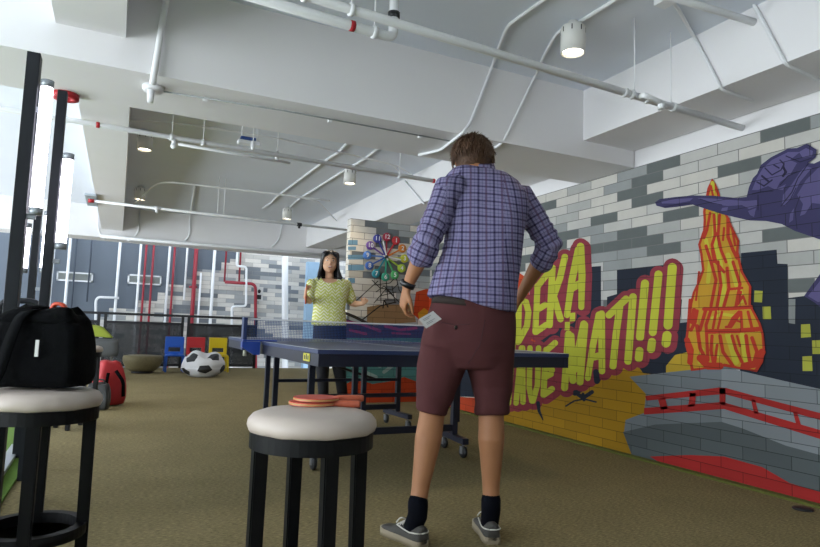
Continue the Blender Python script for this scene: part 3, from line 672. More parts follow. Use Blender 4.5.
# ================================================================ ATRIUM: risers, vents, railing
YR = YB-.12
def riser(x, y0, y1, w, m, lab, kind='riser_pipe'):
    a = P(x, y0, 1, YR); s_ = 610/(R.transposed()@(a-O)).z*-1
    zt = 3.4 if y0 is None else None
    top = Vector((a.x, YR, 3.5)) if y0 < 252 else a
    b = Vector((a.x, YR, P(x, y1, 1, YR).z if y1 else -.88))
    return pipe(kind, lab, 'pipe', [top, b], w/2/s_, m, 0)
riser(54.5, 240, None, 3, M_pipe, 'white riser pipe at the far left edge of the blue wall')
riser(70.5, 240, None, 2.8, M_pipe, 'white riser pipe crossing the left wall vent')
riser(77, 240, None, 1.6, M_navyp, 'thin dark riser pipe next to the white one by the left vent')
riser(92, 240, 302, 1.6, M_navyp, 'thin dark riser pipe at the right end of the left vent')
riser(120.5, 240, None, 2.8, M_pipe, 'white riser pipe between the two wall vents')
riser(141.5, 240, None, 2.4, M_pipe, 'white riser pipe crossing the right wall vent')
riser(147, 240, None, 2.2, M_redp, 'red riser pipe, left of the pair on the right vent')
riser(154.5, 240, None, 2.2, M_redp, 'red riser pipe, right of the pair on the right vent')
riser(170.5, 240, 330, 2.4, M_pipe, 'white riser pipe at the bottom of the brick steps')
riser(175.5, 240, None, 2.2, M_redp, 'thin red riser pipe behind the blue chair')
riser(188, 240, 300, 2, M_pipe, 'white riser pipe left of the thick red riser')
riser(197, 240, None, 4, M_redp, 'thick red riser pipe behind the red chair')
riser(201, 273, None, 2, M_pipe, 'short white riser pipe hugging the thick red riser')
riser(215.5, 240, None, 3, M_pipe, 'white riser pipe behind the yellow chair')
riser(227, 240, 282, 1.8, M_redp, 'left thin red drop pipe joining the red elbow')
riser(241.5, 240, 282, 1.8, M_redp, 'right thin red drop pipe joining the red elbow')
pipe('red_elbow_pipe', 'thick red pipe turning an elbow down the stepped brick', 'pipe', [P(225, 282, 1, YR-.03), P(255.5, 284, 1, YR-.03), P(255.5, 400, 1, YR-.03)], .035, M_redp, .12)
a = P(236.5, 266, 1, YR-.05); pipe('white_jog_pipe', 'white pipe stepping sideways over the brick at the right', 'pipe', [Vector((a.x, YR-.05, 3.5)), a, P(246.5, 267, 1, YR-.05), P(246, 306, 1, YR-.05), P(232, 306.5, 1, YR-.05), P(231, 380, 1, YR-.05)], .025, M_pipe, .06)
pipe('white_elbow_pipe', 'white pipe elbow on the blue wall between the vents', 'pipe', [P(119, 298, 1, YR-.05), P(96, 297, 1, YR-.05), P(94.5, 380, 1, YR-.05)], .025, M_pipe, .1)
pipe('red_branch', 'short red stub pipe left of the thick red riser', 'pipe', [P(189, 287, 1, YR), P(197, 287, 1, YR)], .025, M_redp)
pipe('white_column_pipe', 'thick white column in the atrium behind the table net', 'column', [P(285, 250, 1, YR-.3), P(285, 385, 1, YR-.3)], .07, M_pipe)
a = P(314, 262, 1, 13.4); bm = B(); box(bm, a.x-.13, a.x+.13, 13.4, 13.6, -.88, a.z); tag(obj('pillar', bm, mat('pale_blue_paint', '#9dbdd8', .6)), 'pale blue pillar behind the woman at her right side', 'pillar')
for (x0, x1, y0, y1, lab) in ((57, 92.5, 271, 282.5, 'white louvred vent at the left of the blue wall'), (128, 161, 274, 285.5, 'white louvred vent at the right of the blue wall')):
    a = P(x0, y0, 1, YB-.02); b = P(x1, y1, 1, YB-.02); w = b.x-a.x; h = a.z-b.z
    t = thing('wall_vent', lab, 'vent', (a.x, YB, b.z), 0, 'wall vents')
    bm = B()
    for (q0, q1, r0, r1) in ((0, w, 0, .03), (0, w, h-.03, h), (0, .03, 0, h), (w-.03, w, 0, h), (w*.3, w*.3+.012, 0, h)): box(bm, q0, q1, -.04, 0, r0, r1)
    obj('frame', bm, M_pipe, t)
    bm = B()
    for k in range(7):
        z = .04+k*(h-.06)/7; bar(bm, (.03, -.02, z), (w-.03, -.02, z), .03, .006, side=(0, 1, .6))
    obj('louvre', bm, mat('louvre_grey', '#a8adaa', .5), t)
# small sign on brick
a = P(259, 294, 1, YB-.035); bm = B(); box(bm, a.x-.09, a.x+.09, YB-.045, YB-.032, a.z-.16, a.z+.16)
t = obj('notice', bm, mat('notice_white', '#c9c9c6', .5)); tag(t, 'white notice with a dark figure symbol on the brick beside the red elbow pipe', 'sign')
bm = B(); box(bm, a.x-.05, a.x+.05, YB-.048, YB-.045, a.z-.12, a.z-.02); sph(bm, (a.x, YB-.047, a.z+.06), (.035, .004, .045), 12); obj('symbol', bm, M_dark, t)
# railing
YL = 12.5
zt = P(150, 316, 1, YL).z; zb = .02
M_mesh = bpy.data.materials.new('perforated_panel'); M_mesh.use_nodes = True
nt = M_mesh.node_tree; b_ = nt.nodes['Principled BSDF']; b_.inputs['Base Color'].default_value = lin('#1c2024'); b_.inputs['Roughness'].default_value = .5
tr = nt.nodes.new('ShaderNodeBsdfTransparent'); ms = nt.nodes.new('ShaderNodeMixShader')
tc = nt.nodes.new('ShaderNodeTexCoord'); vo = nt.nodes.new('ShaderNodeTexVoronoi'); vo.inputs['Scale'].default_value = 160; vo.inputs['Randomness'].default_value = 0
gt = nt.nodes.new('ShaderNodeMath'); gt.operation = 'GREATER_THAN'; gt.inputs[1].default_value = .36
nt.links.new(tc.outputs['Object'], vo.inputs['Vector']); nt.links.new(vo.outputs['Distance'], gt.inputs[0])
nt.links.new(gt.outputs[0], ms.inputs[0]); nt.links.new(tr.outputs[0], ms.inputs[1]); nt.links.new(b_.outputs[0], ms.inputs[2]); nt.links.new(ms.outputs[0], nt.nodes['Material Output'].inputs[0])
posts = [P(x, 340, 1, YL).x for x in (2, 42, 100.5, 184.5, 258)]
lab = ['far left black railing panel behind the black posts', 'black railing panel behind the grey seat', 'black railing panel behind the round wooden bowl', 'black railing panel behind the red and yellow chairs']
bm = B(); box(bm, posts[0]-1.5, posts[-1]+.02, YL-.03, YL+.03, zt-.0, zt+.045); tag(obj('handrail', bm, M_dark), 'long black handrail along the atrium edge', 'railing')
for i in range(4):
    x0, x1 = posts[i]+.03, posts[i+1]-.03
    t = thing('railing_panel', lab[i], 'railing', (x0, YL, 0), 0, 'railing panels'); w = x1-x0
    bm = B()
    for (q0, q1, r0, r1) in ((0, .05, 0, zt), (w-.05, w, 0, zt), (.05, w-.05, .03, .08), (.05, w-.05, zt-.16, zt-.11)): box(bm, q0, q1, -.025, .025, r0, r1)
    obj('frame', bm, M_dark, t)
    bm = B(); box(bm, .05, w-.05, -.002, .002, .08, zt-.16); obj('mesh_infill', bm, M_mesh, t)
# ================================================================ FURNITURE
M_cush = mat('cream_vinyl', '#b8aba1', .45, var=.05, nscale=6, bump=.12, bscale=14)
M_wood = mat('black_wood', '#0a0b0d', .5, var=.2, spec=.18)
def make_stool(lab):
    t = thing('bar_stool', lab, 'stool', (0, 0, 0), 0, 'round bar stools')
    bm = B(); lathe(bm, [(.001, .592), (.172, .592), (.187, .597), (.192, .608), (.190, .622), (.178, .634), (.15, .642), (.08, .645), (.001, .646)], n=48)
    for v in bm.verts:
        a = math.atan2(v.co.y, v.co.x)
        if .58 < v.co.z < .62: v.co *= 1+.002*math.sin(a*9)+.0015*math.sin(a*17+1)
    s = obj('seat', bm, M_cush, t, True)
    bm = B(); lathe(bm, [(.150, .556), (.183, .556), (.183, .594), (.150, .594), (.150, .556)], n=48)
    for f in bm.faces: f.smooth = False
    obj('apron', bm, M_wood, t, False)
    for k in range(4):
        a = PI/4+k*PI/2; ca, sa = math.cos(a), math.sin(a)
        bm = B()
        c0 = Vector((ca*.155, sa*.155, .57)); c1 = Vector((ca*.160, sa*.160, 0)); sd = Vector((-sa, ca, 0)); rd = Vector((ca, sa, 0))
        loft(bm, [[c+sd*w/2+rd*w/2, c-sd*w/2+rd*w/2, c-sd*w/2-rd*w/2, c+sd*w/2-rd*w/2] for c, w in ((c0, .042), (c1, .037))])
        for f in bm.faces: f.smooth = False
        bmesh.ops.bevel(bm, geom=list(bm.edges), offset=.004, segments=2, affect='EDGES')
        obj('leg', bm, M_wood, t)
    bm = B(); lathe(bm, [(.140, .225), (.172, .225), (.174, .24), (.172, .255), (.140, .255), (.140, .225)], n=48)
    for f in bm.faces: f.smooth = False
    obj('foot_ring', bm, M_wood, t)
    return t
def copy_tree(o, parent=None):
    c = o.copy(); C.objects.link(c)
    if parent: c.parent = parent
    for ch in list(o.children): copy_tree(ch, c)
    return c
p = P(313.5, 409, 2, .66)
st = make_stool('round bar stool in the middle foreground, with table tennis bats on its cream seat'); st.location = (p.x, p.y, 0)
cang = math.atan2(-.431, .902)
st.rotation_euler = (0, 0, cang-math.radians(17)); STM = Vector((p.x, p.y, 0))
SSC = (.86, .86, 1.022); st.scale = SSC; s2 = copy_tree(st); p = P(43, 388, 2, .66); s2.location = (p.x, p.y, 0); s2.rotation_euler = (0, 0, cang-math.radians(20)); STL = Vector((p.x, p.y, 0))
s2['label'] = 'round bar stool at the left foreground, with the black shoulder bag on its seat'
s3 = copy_tree(st); p = P(81, 345, 2, .66); s3.location = (p.x, p.y, 0); s3.rotation_euler = (0, 0, .5); ST3 = Vector((p.x, p.y, 0))
s3['label'] = 'round bar stool farther back, mostly hidden behind the black shoulder bag'
print('stools', STM, STL, ST3)
# bats on the middle stool
def make_bat(lab, col, loc, rz, tilt=0., z=.6615):
    t = thing('table_tennis_bat', lab, 'bat', (loc.x, loc.y, z), rz, 'bats on the stool'); t.rotation_euler = (0, tilt, rz); t.scale = (.78, .78, .78)
    o = [Vector((.078*math.cos(2*PI*i/36)*(1 if math.cos(2*PI*i/36) < 0 else 1.05), .075*math.sin(2*PI*i/36), 0)) for i in range(36)]
    def disc(z0, z1, s):
        bm = B(); loft(bm, [[q*s+Vector((0, 0, zz)) for q in o] for zz in (z0, z1)])
        for f in bm.faces: f.smooth = False
        return bm
    obj('blade', disc(.002, .008, 1), mat('bat_wood', '#b98a55', .5), t); obj('rubber', disc(.008, .0105, .985), mat('rubber_'+col, col, .5), t); obj('rubber', disc(-.0005, .002, .985), mat('rubber_dark', '#b34a3a', .5), t)
    bm = B(); loft(bm, [ell(Vector((x, 0, .005)), Vector((0, w, 0)), Vector((0, 0, hh)), 14, 3) for x, w, hh in ((.066, .03, .006), (.085, .013, .011), (.12, .013, .012), (.165, .016, .012), (.172, .014, .01))]); obj('handle', bm, mat('bat_handle', '#b0563a', .5, var=.3, nscale=30), t, True)
    return t
rr_ = Vector((.902, -.431, 0)); ff_ = Vector((.431, .902, 0))
make_bat('orange red table tennis bat lying lowest on the middle stool', '#c8503a', STM+rr_*-.02+ff_*.085, cang+.05)
make_bat('red table tennis bat resting on top of the other bat on the middle stool', '#b8402e', STM+rr_*-.01+ff_*.095, cang+.32, z=.6725)
# ---- black shoulder bag on left stool
M_bag = mat('black_nylon', '#07080a', .95, spec=.1, var=.2, nscale=30, bump=.3, bscale=60)
def rbox(w, d, h, taper, seed, M=None, bulge=.02):
    bm = B(); bmesh.ops.create_cube(bm, size=1); bmesh.ops.subdivide_edges(bm, edges=bm.edges, cuts=9, use_grid_fill=True)
    for v in bm.verts:
        x, y, z = v.co*2
        k = 1-.12*(abs(x)**6+abs(y)**6+abs(z)**6)/3
        s = 1-taper*(z+1)/2
        nx = noise.noise(Vector((x*1.6+seed, y*1.6, z*1.6)))
        v.co = Vector((x*w/2*k*s, y*d/2*k*s, (z*h/2)*k+h/2+(.02*nx*(z > .5))))
        v.co += Vector((x, y, 0))*bulge*(1-z*z)*.5+Vector((nx, -nx, 0))*.008
    for f in bm.faces: f.smooth = True
    return bm
bagloc = P(45, 392, 2, .646)
bagloc = STL+rr_*-.01+ff_*.01
t = thing('shoulder_bag', 'black nylon shoulder bag standing on the left foreground stool', 'bag', (bagloc.x, bagloc.y, .661), cang+.1); t.scale = (.84, .9, .97)
obj('bag_body', rbox(.31, .19, .22, .16, 3), M_bag, t)
bm = B(); 
fl = rbox(.27, .17, .05, .3, 5); bmesh.ops.translate(fl, verts=fl.verts, vec=(-.005, 0, .195)); obj('top_flap', fl, M_bag, t)
bm = B(); 
def ribbon(bm, pts, w, th, side):
    side = Vector(side).normalized()
    pts = fillet(pts, .04, 4)
    fr = frames(pts); rings = []
    for p_, (u, v) in zip(pts, fr):
        tdir = u.cross(v); s_ = (side-tdir*side.dot(tdir)).normalized(); k = tdir.cross(s_)
        rings.append([p_+s_*w/2+k*th/2, p_-s_*w/2+k*th/2, p_-s_*w/2-k*th/2, p_+s_*w/2-k*th/2])
    loft(bm, rings)
ribbon(bm, [(.0, .0, .245), (-.04, -.09, .235), (-.055, -.118, .16), (-.085, -.125, .03), (-.10, -.19, -.03), (-.11, -.2, -.12), (-.16, -.18, -.15), (-.22, -.1, -.1), (-.23, 0, .02), (-.2, 0, .12), (-.1, .02, .24), (0, 0, .25)], .04, .004, (1, -.1, .1))
obj('strap', bm, M_bag, t)
bm = B(); box(bm, .02, .032, -.108, -.104, .10, .15, .001); obj('label_tab', bm, mat('tab_white', '#c8c8c4', .5), t)
bm = B(); ribbon(bm, [(.02, -.02, .225), (.03, -.03, .262), (.065, -.03, .262), (.08, -.02, .225)], .02, .01, (0, 1, 0)); obj('bag_handle', bm, mat('handle_orange', '#c9482a', .5), t)
# ---- red rucksack and small black bag on floor
p = P(105, 397, 2, 0); p = P(106, 405, 2, 0)
t = thing('rucksack', 'red rucksack on the carpet below the grey seat', 'bag', (p.x, p.y, 0), .4)
obj('bag_body', rbox(.28, .3, .46, .35, 9, bulge=.04), mat('red_nylon', '#9c1d22', .7, var=.15, nscale=20, bump=.3, bscale=30), t)
bm = B(); ribbon(bm, [(.0, -.17, .36), (.07, -.2, .25), (.08, -.2, .1)], .035, .006, (1, 0, 0)); ribbon(bm, [(-.07, -.165, .34), (-.1, -.2, .2), (-.08, -.2, .05)], .03, .006, (1, 0, 0)); obj('shoulder_strap', bm, M_bag, t)
t = thing('small_bag', 'small dark case leaning in front of the red rucksack', 'bag', (p.x-.07, p.y-.36, 0), -.3)
obj('bag_body', rbox(.2, .12, .26, .1, 4), mat('dark_case', '#2a2c2c', .5, var=.2), t)
bm = B(); tube(bm, [(-.05, 0, .25), (-.04, 0, .29), (.04, 0, .29), (.05, 0, .25)], .008, fil=.02); obj('carry_handle', bm, M_dark, t)
# ---- grey lounge seat with lime cushion
p = P(104, 376, 2, 0); q = Vector((-.42, 10.2, 0))
t = thing('lounge_seat', 'grey upholstered lounge seat on thin metal legs behind the black bag', 'seat', (q.x, q.y, 0), .0)
bm = rbox(.95, .8, .26, .02, 2); bmesh.ops.translate(bm, verts=bm.verts, vec=(0, 0, .33)); obj('seat_base', bm, mat('grey_felt', '#55585a', .9, bump=.2), t)
for sx, sy in ((-.38, -.3), (.38, -.3), (-.38, .3), (.38, .3)):
    bm = B(); tube(bm, [(sx, sy, .36), (sx*.93, sy*1.05, 0)], .018); obj('leg', bm, mat('seat_leg', '#8d8a80', .4, metal=.5), t)
t = obj('cushion', rbox(.75, .5, .16, .5, 6), mat('lime_fabric', '#94a239', .85, bump=.2)); t.location = (q.x+.02, q.y+.05, .625); t.rotation_euler = (0, .08, 0); tag(t, 'lime green cushion on top of the grey lounge seat', 'cushion')
bm = rbox(.25, .25, .12, .2, 8); t = obj('cushion', bm, mat('olive_fabric', '#86803a', .85, bump=.2)); t.location = (q.x-.33, q.y-.30, .60); tag(t, 'small olive yellow cushion at the front of the grey lounge seat', 'cushion')
# ---- round wooden bowl table
p = P(143.5, 371, 2, 0); q = Vector((p.x, 11.3, 0)); a = P(143, 358, 1, 11.3)
t = thing('bowl_stool', 'round shallow brown bowl shaped stool on the carpet in front of the railing', 'stool', (a.x, 11.3, 0))
bm = B(); lathe(bm, [(.001, .03), (.2, .04), (.27, .1), (.31, .2), (.315, .26), (.3, .29), (.25, .295), (.001, .295)], n=40); obj('bowl', bm, mat('woven_brown', '#6d6446', .7, var=.25, nscale=30, bump=.3), t, True)
bm = B(); lathe(bm, [(.001, 0), (.17, 0), (.17, .035), (.001, .035)], n=32); obj('base', bm, M_dark, t)
# ---- children's chairs
def kid_chair(lab, col, cx, bx):
    m = mat('plastic_'+lab.split()[0], col, .4, var=.04); Yc = 11.6
    a = P(cx, 350, 1, Yc)
    t = thing('child_chair', lab, 'chair', (a.x, Yc, 0), 0, 'small plastic chairs')
    bm = rbox(.31, .30, .035, 0, 2, bulge=.01); bmesh.ops.translate(bm, verts=bm.verts, vec=(0, 0, .27)); obj('seat', bm, m, t)
    bm = B()
    box(bm, -.16, .16, .14, .17, .42, .61, .012); box(bm, -.16, -.10, .135, .165, .30, .43, .01); box(bm, .10, .16, .135, .165, .30, .43, .01); box(bm, -.12, .12, .137, .163, .29, .345, .01)
    obj('backrest', bm, m, t)
    for sx in (-1, 1):
        for sy in (-1, 1):
            bm = B(); bar(bm, (sx*.14, sy*.12, .285), (sx*.15, sy*.15, 0), .035, .03); obj('leg', bm, m, t)
    return t
kid_chair('blue plastic child chair, leftmost of the three by the railing', '#1f57b5', 175, 0)
kid_chair('red plastic child chair between the blue and yellow ones, behind the football beanbag', '#b72a2e', 196.5, 0)
kid_chair('yellow plastic child chair, rightmost of the three by the railing', '#d0b516', 219, 0)
# ---- football beanbag
phi = (1+5**.5)/2
IV = [Vector(v).normalized() for v in ((-1, phi, 0), (1, phi, 0), (-1, -phi, 0), (1, -phi, 0), (0, -1, phi), (0, 1, phi), (0, -1, -phi), (0, 1, -phi), (phi, 0, -1), (phi, 0, 1), (-phi, 0, -1), (-phi, 0, 1))]
rot = Matrix.Rotation(.35, 3, 'X') @ Matrix.Rotation(.5, 3, 'Z') @ Matrix.Rotation(.2, 3, 'Y')
IV = [rot @ v for v in IV]
E0 = min((a-b).length for i, a in enumerate(IV) for b in IV[i+1:])
nb = [[j for j in range(12) if j != i and (IV[i]-IV[j]).length < E0*1.05] for i in range(12)]
def sub(bm, poly, mi, lv=3):
    c = sum(poly, Vector())/len(poly); tris = [(c, poly[i], poly[(i+1) % len(poly)]) for i in range(len(poly))]
    for _ in range(lv):
        tris = [q for a, b, d in tris for q in ((a, (a+b)/2, (a+d)/2), ((a+b)/2, b, (b+d)/2), ((a+d)/2, (b+d)/2, d), ((a+b)/2, (b+d)/2, (a+d)/2))]
    for tr_ in tris:
        f = bm.faces.new([bm.verts.new(v) for v in tr_]); f.material_index = mi; f.smooth = True
bm = B()
for i in range(12):
    v = IV[i]; ps = [v+(IV[j]-v)/3 for j in nb[i]]; ax_ = v; u = (ps[0]-v).normalized(); w_ = ax_.cross(u)
    ps.sort(key=lambda p_: math.atan2((p_-v).dot(w_), (p_-v).dot(u))); sub(bm, ps, 1)
for i in range(12):
    for j in nb[i]:
        for k in nb[i]:
            if i < j < k and k in nb[j]:
                A_, B_, D_ = IV[i], IV[j], IV[k]
                sub(bm, [A_+(B_-A_)/3, A_+(B_-A_)*2/3, B_+(D_-B_)/3, B_+(D_-B_)*2/3, D_+(A_-D_)/3, D_+(A_-D_)*2/3], 0)
bmesh.ops.remove_doubles(bm, verts=bm.verts, dist=1e-4)
for v in bm.verts:
    n_ = v.co.normalized(); z = n_.z
    r = Vector((n_.x*.36, n_.y*.36, z*.23)); r.z = max(r.z, -.2)
    if z < -.2: r.x *= 1.03; r.y *= 1.03
    r *= 1+.05*noise.noise(n_*2.2+Vector((3, 1, 2)))
    if z > .6: r.z -= .03*math.sin(n_.x*6+1)
    r.z = max(r.z, -.2); v.co = r
a = P(205, 378, 2, 0)
t = obj('football_beanbag', bm, [mat('beanbag_white', '#c9c9cc', .6, bump=.2, nscale=8), mat('beanbag_black', '#14161a', .6)]); t.location = (a.x, a.y+.3, .2); t.scale = (.95, .95, .95); t.location.z = .19
tag(t, 'slumped white beanbag with black football pentagons in front of the chairs', 'beanbag')
# ---- posts with tube lights on the left
M_post = mat('post_steel', '#191c21', .5, var=.15, spec=.25)
M_tube = mat('tube_glow', '#f4f0ff', .4, emis=7.)
def post(lab, u, v, Y, w, tubes, g=None):
    top = P(u, v, 1, Y)
    t = thing('light_post', lab, 'post', (top.x, top.y, 0), 0, 'black posts with tube lights')
    bm = B(); box(bm, -w/2, w/2, -w*.7, w*.7, 0, top.z, .003); obj('post', bm, M_post, t)
    for (z0, z1, off) in tubes:
        s_ = obj('tube_light', None_tube(z0, z1, off), M_tube, t, True)
        HG = mat('holder_grey', '#9aa0a6', .4, metal=.4)
        for z in (z0-.03, z1): bm = B(); lathe(bm, [(.001, z), (.026, z), (.026, z+.03), (.001, z+.03)], (off, -.02, 0), 14); obj('tube_cap', bm, HG, s_)
        bm = B(); bar(bm, (w/2-.005, -.01, (z0+z1)/2-.3), (off, -.01, (z0+z1)/2-.3), .02, .02); obj('tube_holder', bm, HG, s_); bm = B(); bar(bm, (w/2-.005, -.01, z1-.1), (off, -.01, z1-.1), .02, .02)
        obj('tube_holder', bm, HG, s_)
    return t
def None_tube(z0, z1, off):
    bm = B(); tube(bm, [(off, -.02, z0), (off, -.02, z1)], .024, n=14); return bm
def zat(u, v, Y): return P(u, v, 1, Y).z
post('tallest and nearest black post with a bright tube light, far left', 35, 55, 3.0, .05, [(zat(28, 208, 3), zat(40, 88, 3), .058)])
post('black post with a bright tube light, second from the left and right of the tallest', 63, 92, 3.45, .042, [(zat(55, 243, 3.45), zat(63, 160, 3.45), .05)])
post('thin black post standing behind and between the two nearer posts', 45, 142, 4.5, .04, [(zat(38, 268, 4.5), zat(41, 216, 4.5), .06)])
post('short black post with a tube light low behind the tallest post', 17, 222, 4.6, .04, [(zat(20, 268, 4.6), zat(24, 228, 4.6), .06)])
q = P(66, 94, 2, ZA); t = thing('ceiling_rose', 'red ring on the beam above the second black post', 'fitting', (q.x, q.y, ZA))
bm = B(); lathe(bm, [(.03, -.0), (.07, -.0), (.07, -.03), (.03, -.03), (.03, 0)], n=24); obj('ring', bm, M_red, t)
# ---- dark slatted back chair at the left
q = P(20, 330, 1, 4.2)
t = thing('slatted_chair', 'dark grey chair with a slatted back behind the black posts', 'chair', (q.x, 4.2, 0), -.1)
bm = B(); tube(bm, [(-.12, 0, .6), (-.115, 0, .91), (-.09, 0, .965), (.07, 0, .965), (.105, 0, .91), (.11, 0, .6)], .018, fil=.05); obj('back_frame', bm, M_post, t, True)
bm = B()
for k in range(9): box(bm, -.115, .105, -.008, .008, .63+k*.033, .652+k*.033, .003)
obj('back_slats', bm, mat('slat_grey', '#2b2f33', .5), t)
bm = B(); box(bm, -.16, .15, -.3, .02, .56, .6, .01); obj('seat', bm, M_dark, t)
for sx in (-.14, .13):
    for sy in (-.28, 0): 
        bm = B(); box(bm, sx-.015, sx+.015, sy-.015, sy+.015, 0, .565); obj('leg', bm, M_post, t)
# dark cabinet at the extreme left
q = P(2, 380, 1, 3.0)
t = thing('equipment_cabinet', 'black equipment cabinet at the left edge behind the bag', 'cabinet', (q.x-.35, 2.95, 0), 0)
bm = B(); box(bm, -.3, .27, -.2, .2, .02, .83, .012); obj('cabinet_body', bm, mat('cabinet_black', '#101114', .6), t)
bm = B(); box(bm, -.28, .25, -.215, -.2, .06, .78, .004); d_ = obj('door', bm, mat('cabinet_door', '#16181b', .5), t)
bm = B(); tube(bm, [(.2, -.215, .4), (.2, -.24, .42), (.2, -.24, .55), (.2, -.215, .57)], .006, fil=.01); obj('door_handle', bm, M_post, d_)
# white edged board leaning low left, lime pouf
a = P(0, 483, 2, .02); b = P(17, 446, 2, .02)
bm = B(); bar(bm, a+Vector((-.03, -.35, .0)), b+Vector((0, 0, .0)), .06, .03, side=(1, 0, 0)); tag(obj('metal_strip', bm, mat('alu_strip', '#b8bcc0', .35, metal=.5)), 'pale metal strip lying on the green turf at lower left', 'strip')
a = P(-14, 556, 2, .2); a.x -= .1; a.y -= .12
t = obj('pouf', rbox(.3, .3, .3, .15, 3, bulge=.05), mat('lime_pouf', '#83a12a', .8, bump=.2)); t.location = (a.x-.1, a.y, 0); tag(t, 'lime green pouf peeking in at the lower left corner', 'pouf')
# floor socket
a = P(803, 509.5, 2, 0); bm = B(); lathe(bm, [(.001, 0), (.05, 0), (.05, .006), (.04, .009), (.001, .009)], (a.x, a.y, 0), 24); tag(obj('floor_socket', bm, M_dark), 'small round black floor socket near the right wall', 'socket')
# ================================================================ TABLE TENNIS TABLE
TH = math.radians(.6); TW, TL, TZ = 1.59, 2.56, .76
NL = P(318, 349.5, 2, TZ)
tt = thing('table_tennis_table', 'navy table tennis table on castor wheels between the man and the woman', 'table', (NL.x, NL.y, 0), TH)
M_navy = mat('table_navy', '#26345a', .38, var=.04, spec=.5); M_frame = mat('table_frame', '#10162a', .45, var=.08); M_line = mat('table_line', '#c9cdd2', .5)
for k in (0, 1):
    y0 = k*TL/2+(.006 if k else 0); y1 = y0+TL/2-.006
    bm = B(); box(bm, 0, TW, y0, y1, TZ-.022, TZ, .003)
    half = obj('table_half', bm, M_navy, tt)
    bm = B()
    for (a, b, c, d) in ((0, .02, y0, y1), (TW-.02, TW, y0, y1), (TW/2-.0025, TW/2+.0025, y0, y1)): box(bm, a, b, c, d, TZ, TZ+.0008)
    box(bm, 0, TW, 0 if not k else TL-.02-.0, .02 if not k else TL, TZ, TZ+.0008)
    obj('white_line', bm, M_line, half)
    bm = B()
    for (a, b, c, d) in ((.005, .03, y0, y1), (TW-.03, TW-.005, y0, y1), (.03, TW-.03, y0+.005, y0+.03), (.03, TW-.03, y1-.03, y1-.005)): box(bm, a, b, c, d, TZ-.085, TZ-.022)
    obj('edge_frame', bm, M_frame, half)
bm = B(); box(bm, .0, .004, .14, .25, TZ-.068, TZ-.028); s_ = obj('yellow_sticker', bm, mat('sticker_yellow', '#c9c23c', .5), tt)
bm = B()
for k in range(3): box(bm, -.001, .0, .155+k*.03, .17+k*.03, TZ-.06, TZ-.038+.006*(k % 2))
obj('sticker_mark', bm, M_frame, s_)
Mi = Matrix.Rotation(-TH, 4, 'Z') @ Matrix.Translation((-NL.x, -NL.y, 0))
def loc(p): return Mi @ Vector(p)
M_wheel = mat('castor_black', '#1b1d20', .5); M_chr = mat('castor_fork', '#8d9094', .35, metal=.7)
def castor(parent, x, y):
    bm = B(); lathe(bm, [(.008, -.014), (.036, -.014), (.042, -.006), (.042, .006), (.036, .014), (.008, .014), (.008, -.014)], (x, y, .042), 24, axis='x'); w_ = obj('castor_wheel', bm, M_wheel, parent, True)
    bm = B(); box(bm, x-.02, x-.015, y-.02, y+.015, .03, .075, .002); box(bm, x+.015, x+.02, y-.02, y+.015, .03, .075, .002); box(bm, x-.02, x+.02, y-.02, y+.02, .072, .08); tube(bm, [(x, y, .078), (x, y, .1)], .008); obj('castor_fork', bm, M_chr, w_)
feet = [(loc(P(463, 458, 2, 0)), loc(P(444, 448, 2, 0))), (loc(P(408, 430, 2, 0)), loc(P(386, 423, 2, 0)))]
feet += [(loc(P(313, 470, 2, 0)), loc(P(302, 456, 2, 0))), (loc(P(278, 438, 2, 0)), loc(P(268, 428, 2, 0)))]
legx = []
for a, b in feet:
    bm = B(); bar(bm, (a.x, a.y-.03, .115), (b.x, b.y+.03, .115), .045, .04); f_ = obj('foot_bar', bm, M_frame, tt)
    castor(f_, a.x, a.y); castor(f_, b.x, b.y)
    c = (a+b)/2; bm = B(); bar(bm, (c.x, c.y, .12), (c.x, c.y, TZ-.06), .04, .04, side=(1, 0, 0)); obj('leg', bm, M_frame, tt); legx.append(c)
# cross bars between the paired legs
for i, j in ((0, 2), (1, 3)):
    a, b = legx[i], legx[j]
    for z in (.18, .42, .64):
        bm = B(); bar(bm, (a.x, a.y, z), (b.x, b.y, z), .03, .045 if z < .3 else .025); obj('cross_bar', bm, M_frame, tt)
q_ = loc(P(355, 380, 1, 3.75)); q2_ = loc(P(364, 380, 1, 4.2)); q3_ = loc(P(267, 380, 1, 4.5))
for (x_, y_) in ((q_.x, q_.y), (q2_.x, q2_.y), (q3_.x, q3_.y), (TW-.14, 1.08), (TW-.14, 1.5)):
    bm = B(); bar(bm, (x_, y_, TZ-.04), (x_, y_, .0 if y_ == 2.3 else .2), .032, .032, side=(1, 0, 0)); obj('leg', bm, M_frame, tt)
for y_ in ():
    for z in (.22, .5):
        bm = B(); bar(bm, (.14, y_, z), (TW-.14, y_, z), .025, .03); obj('cross_bar', bm, M_frame, tt)
bm = B(); bar(bm, (.75, 1.9, .56), (1.25, 2.2, .42), .018, .018); obj('brace', bm, M_frame, tt)
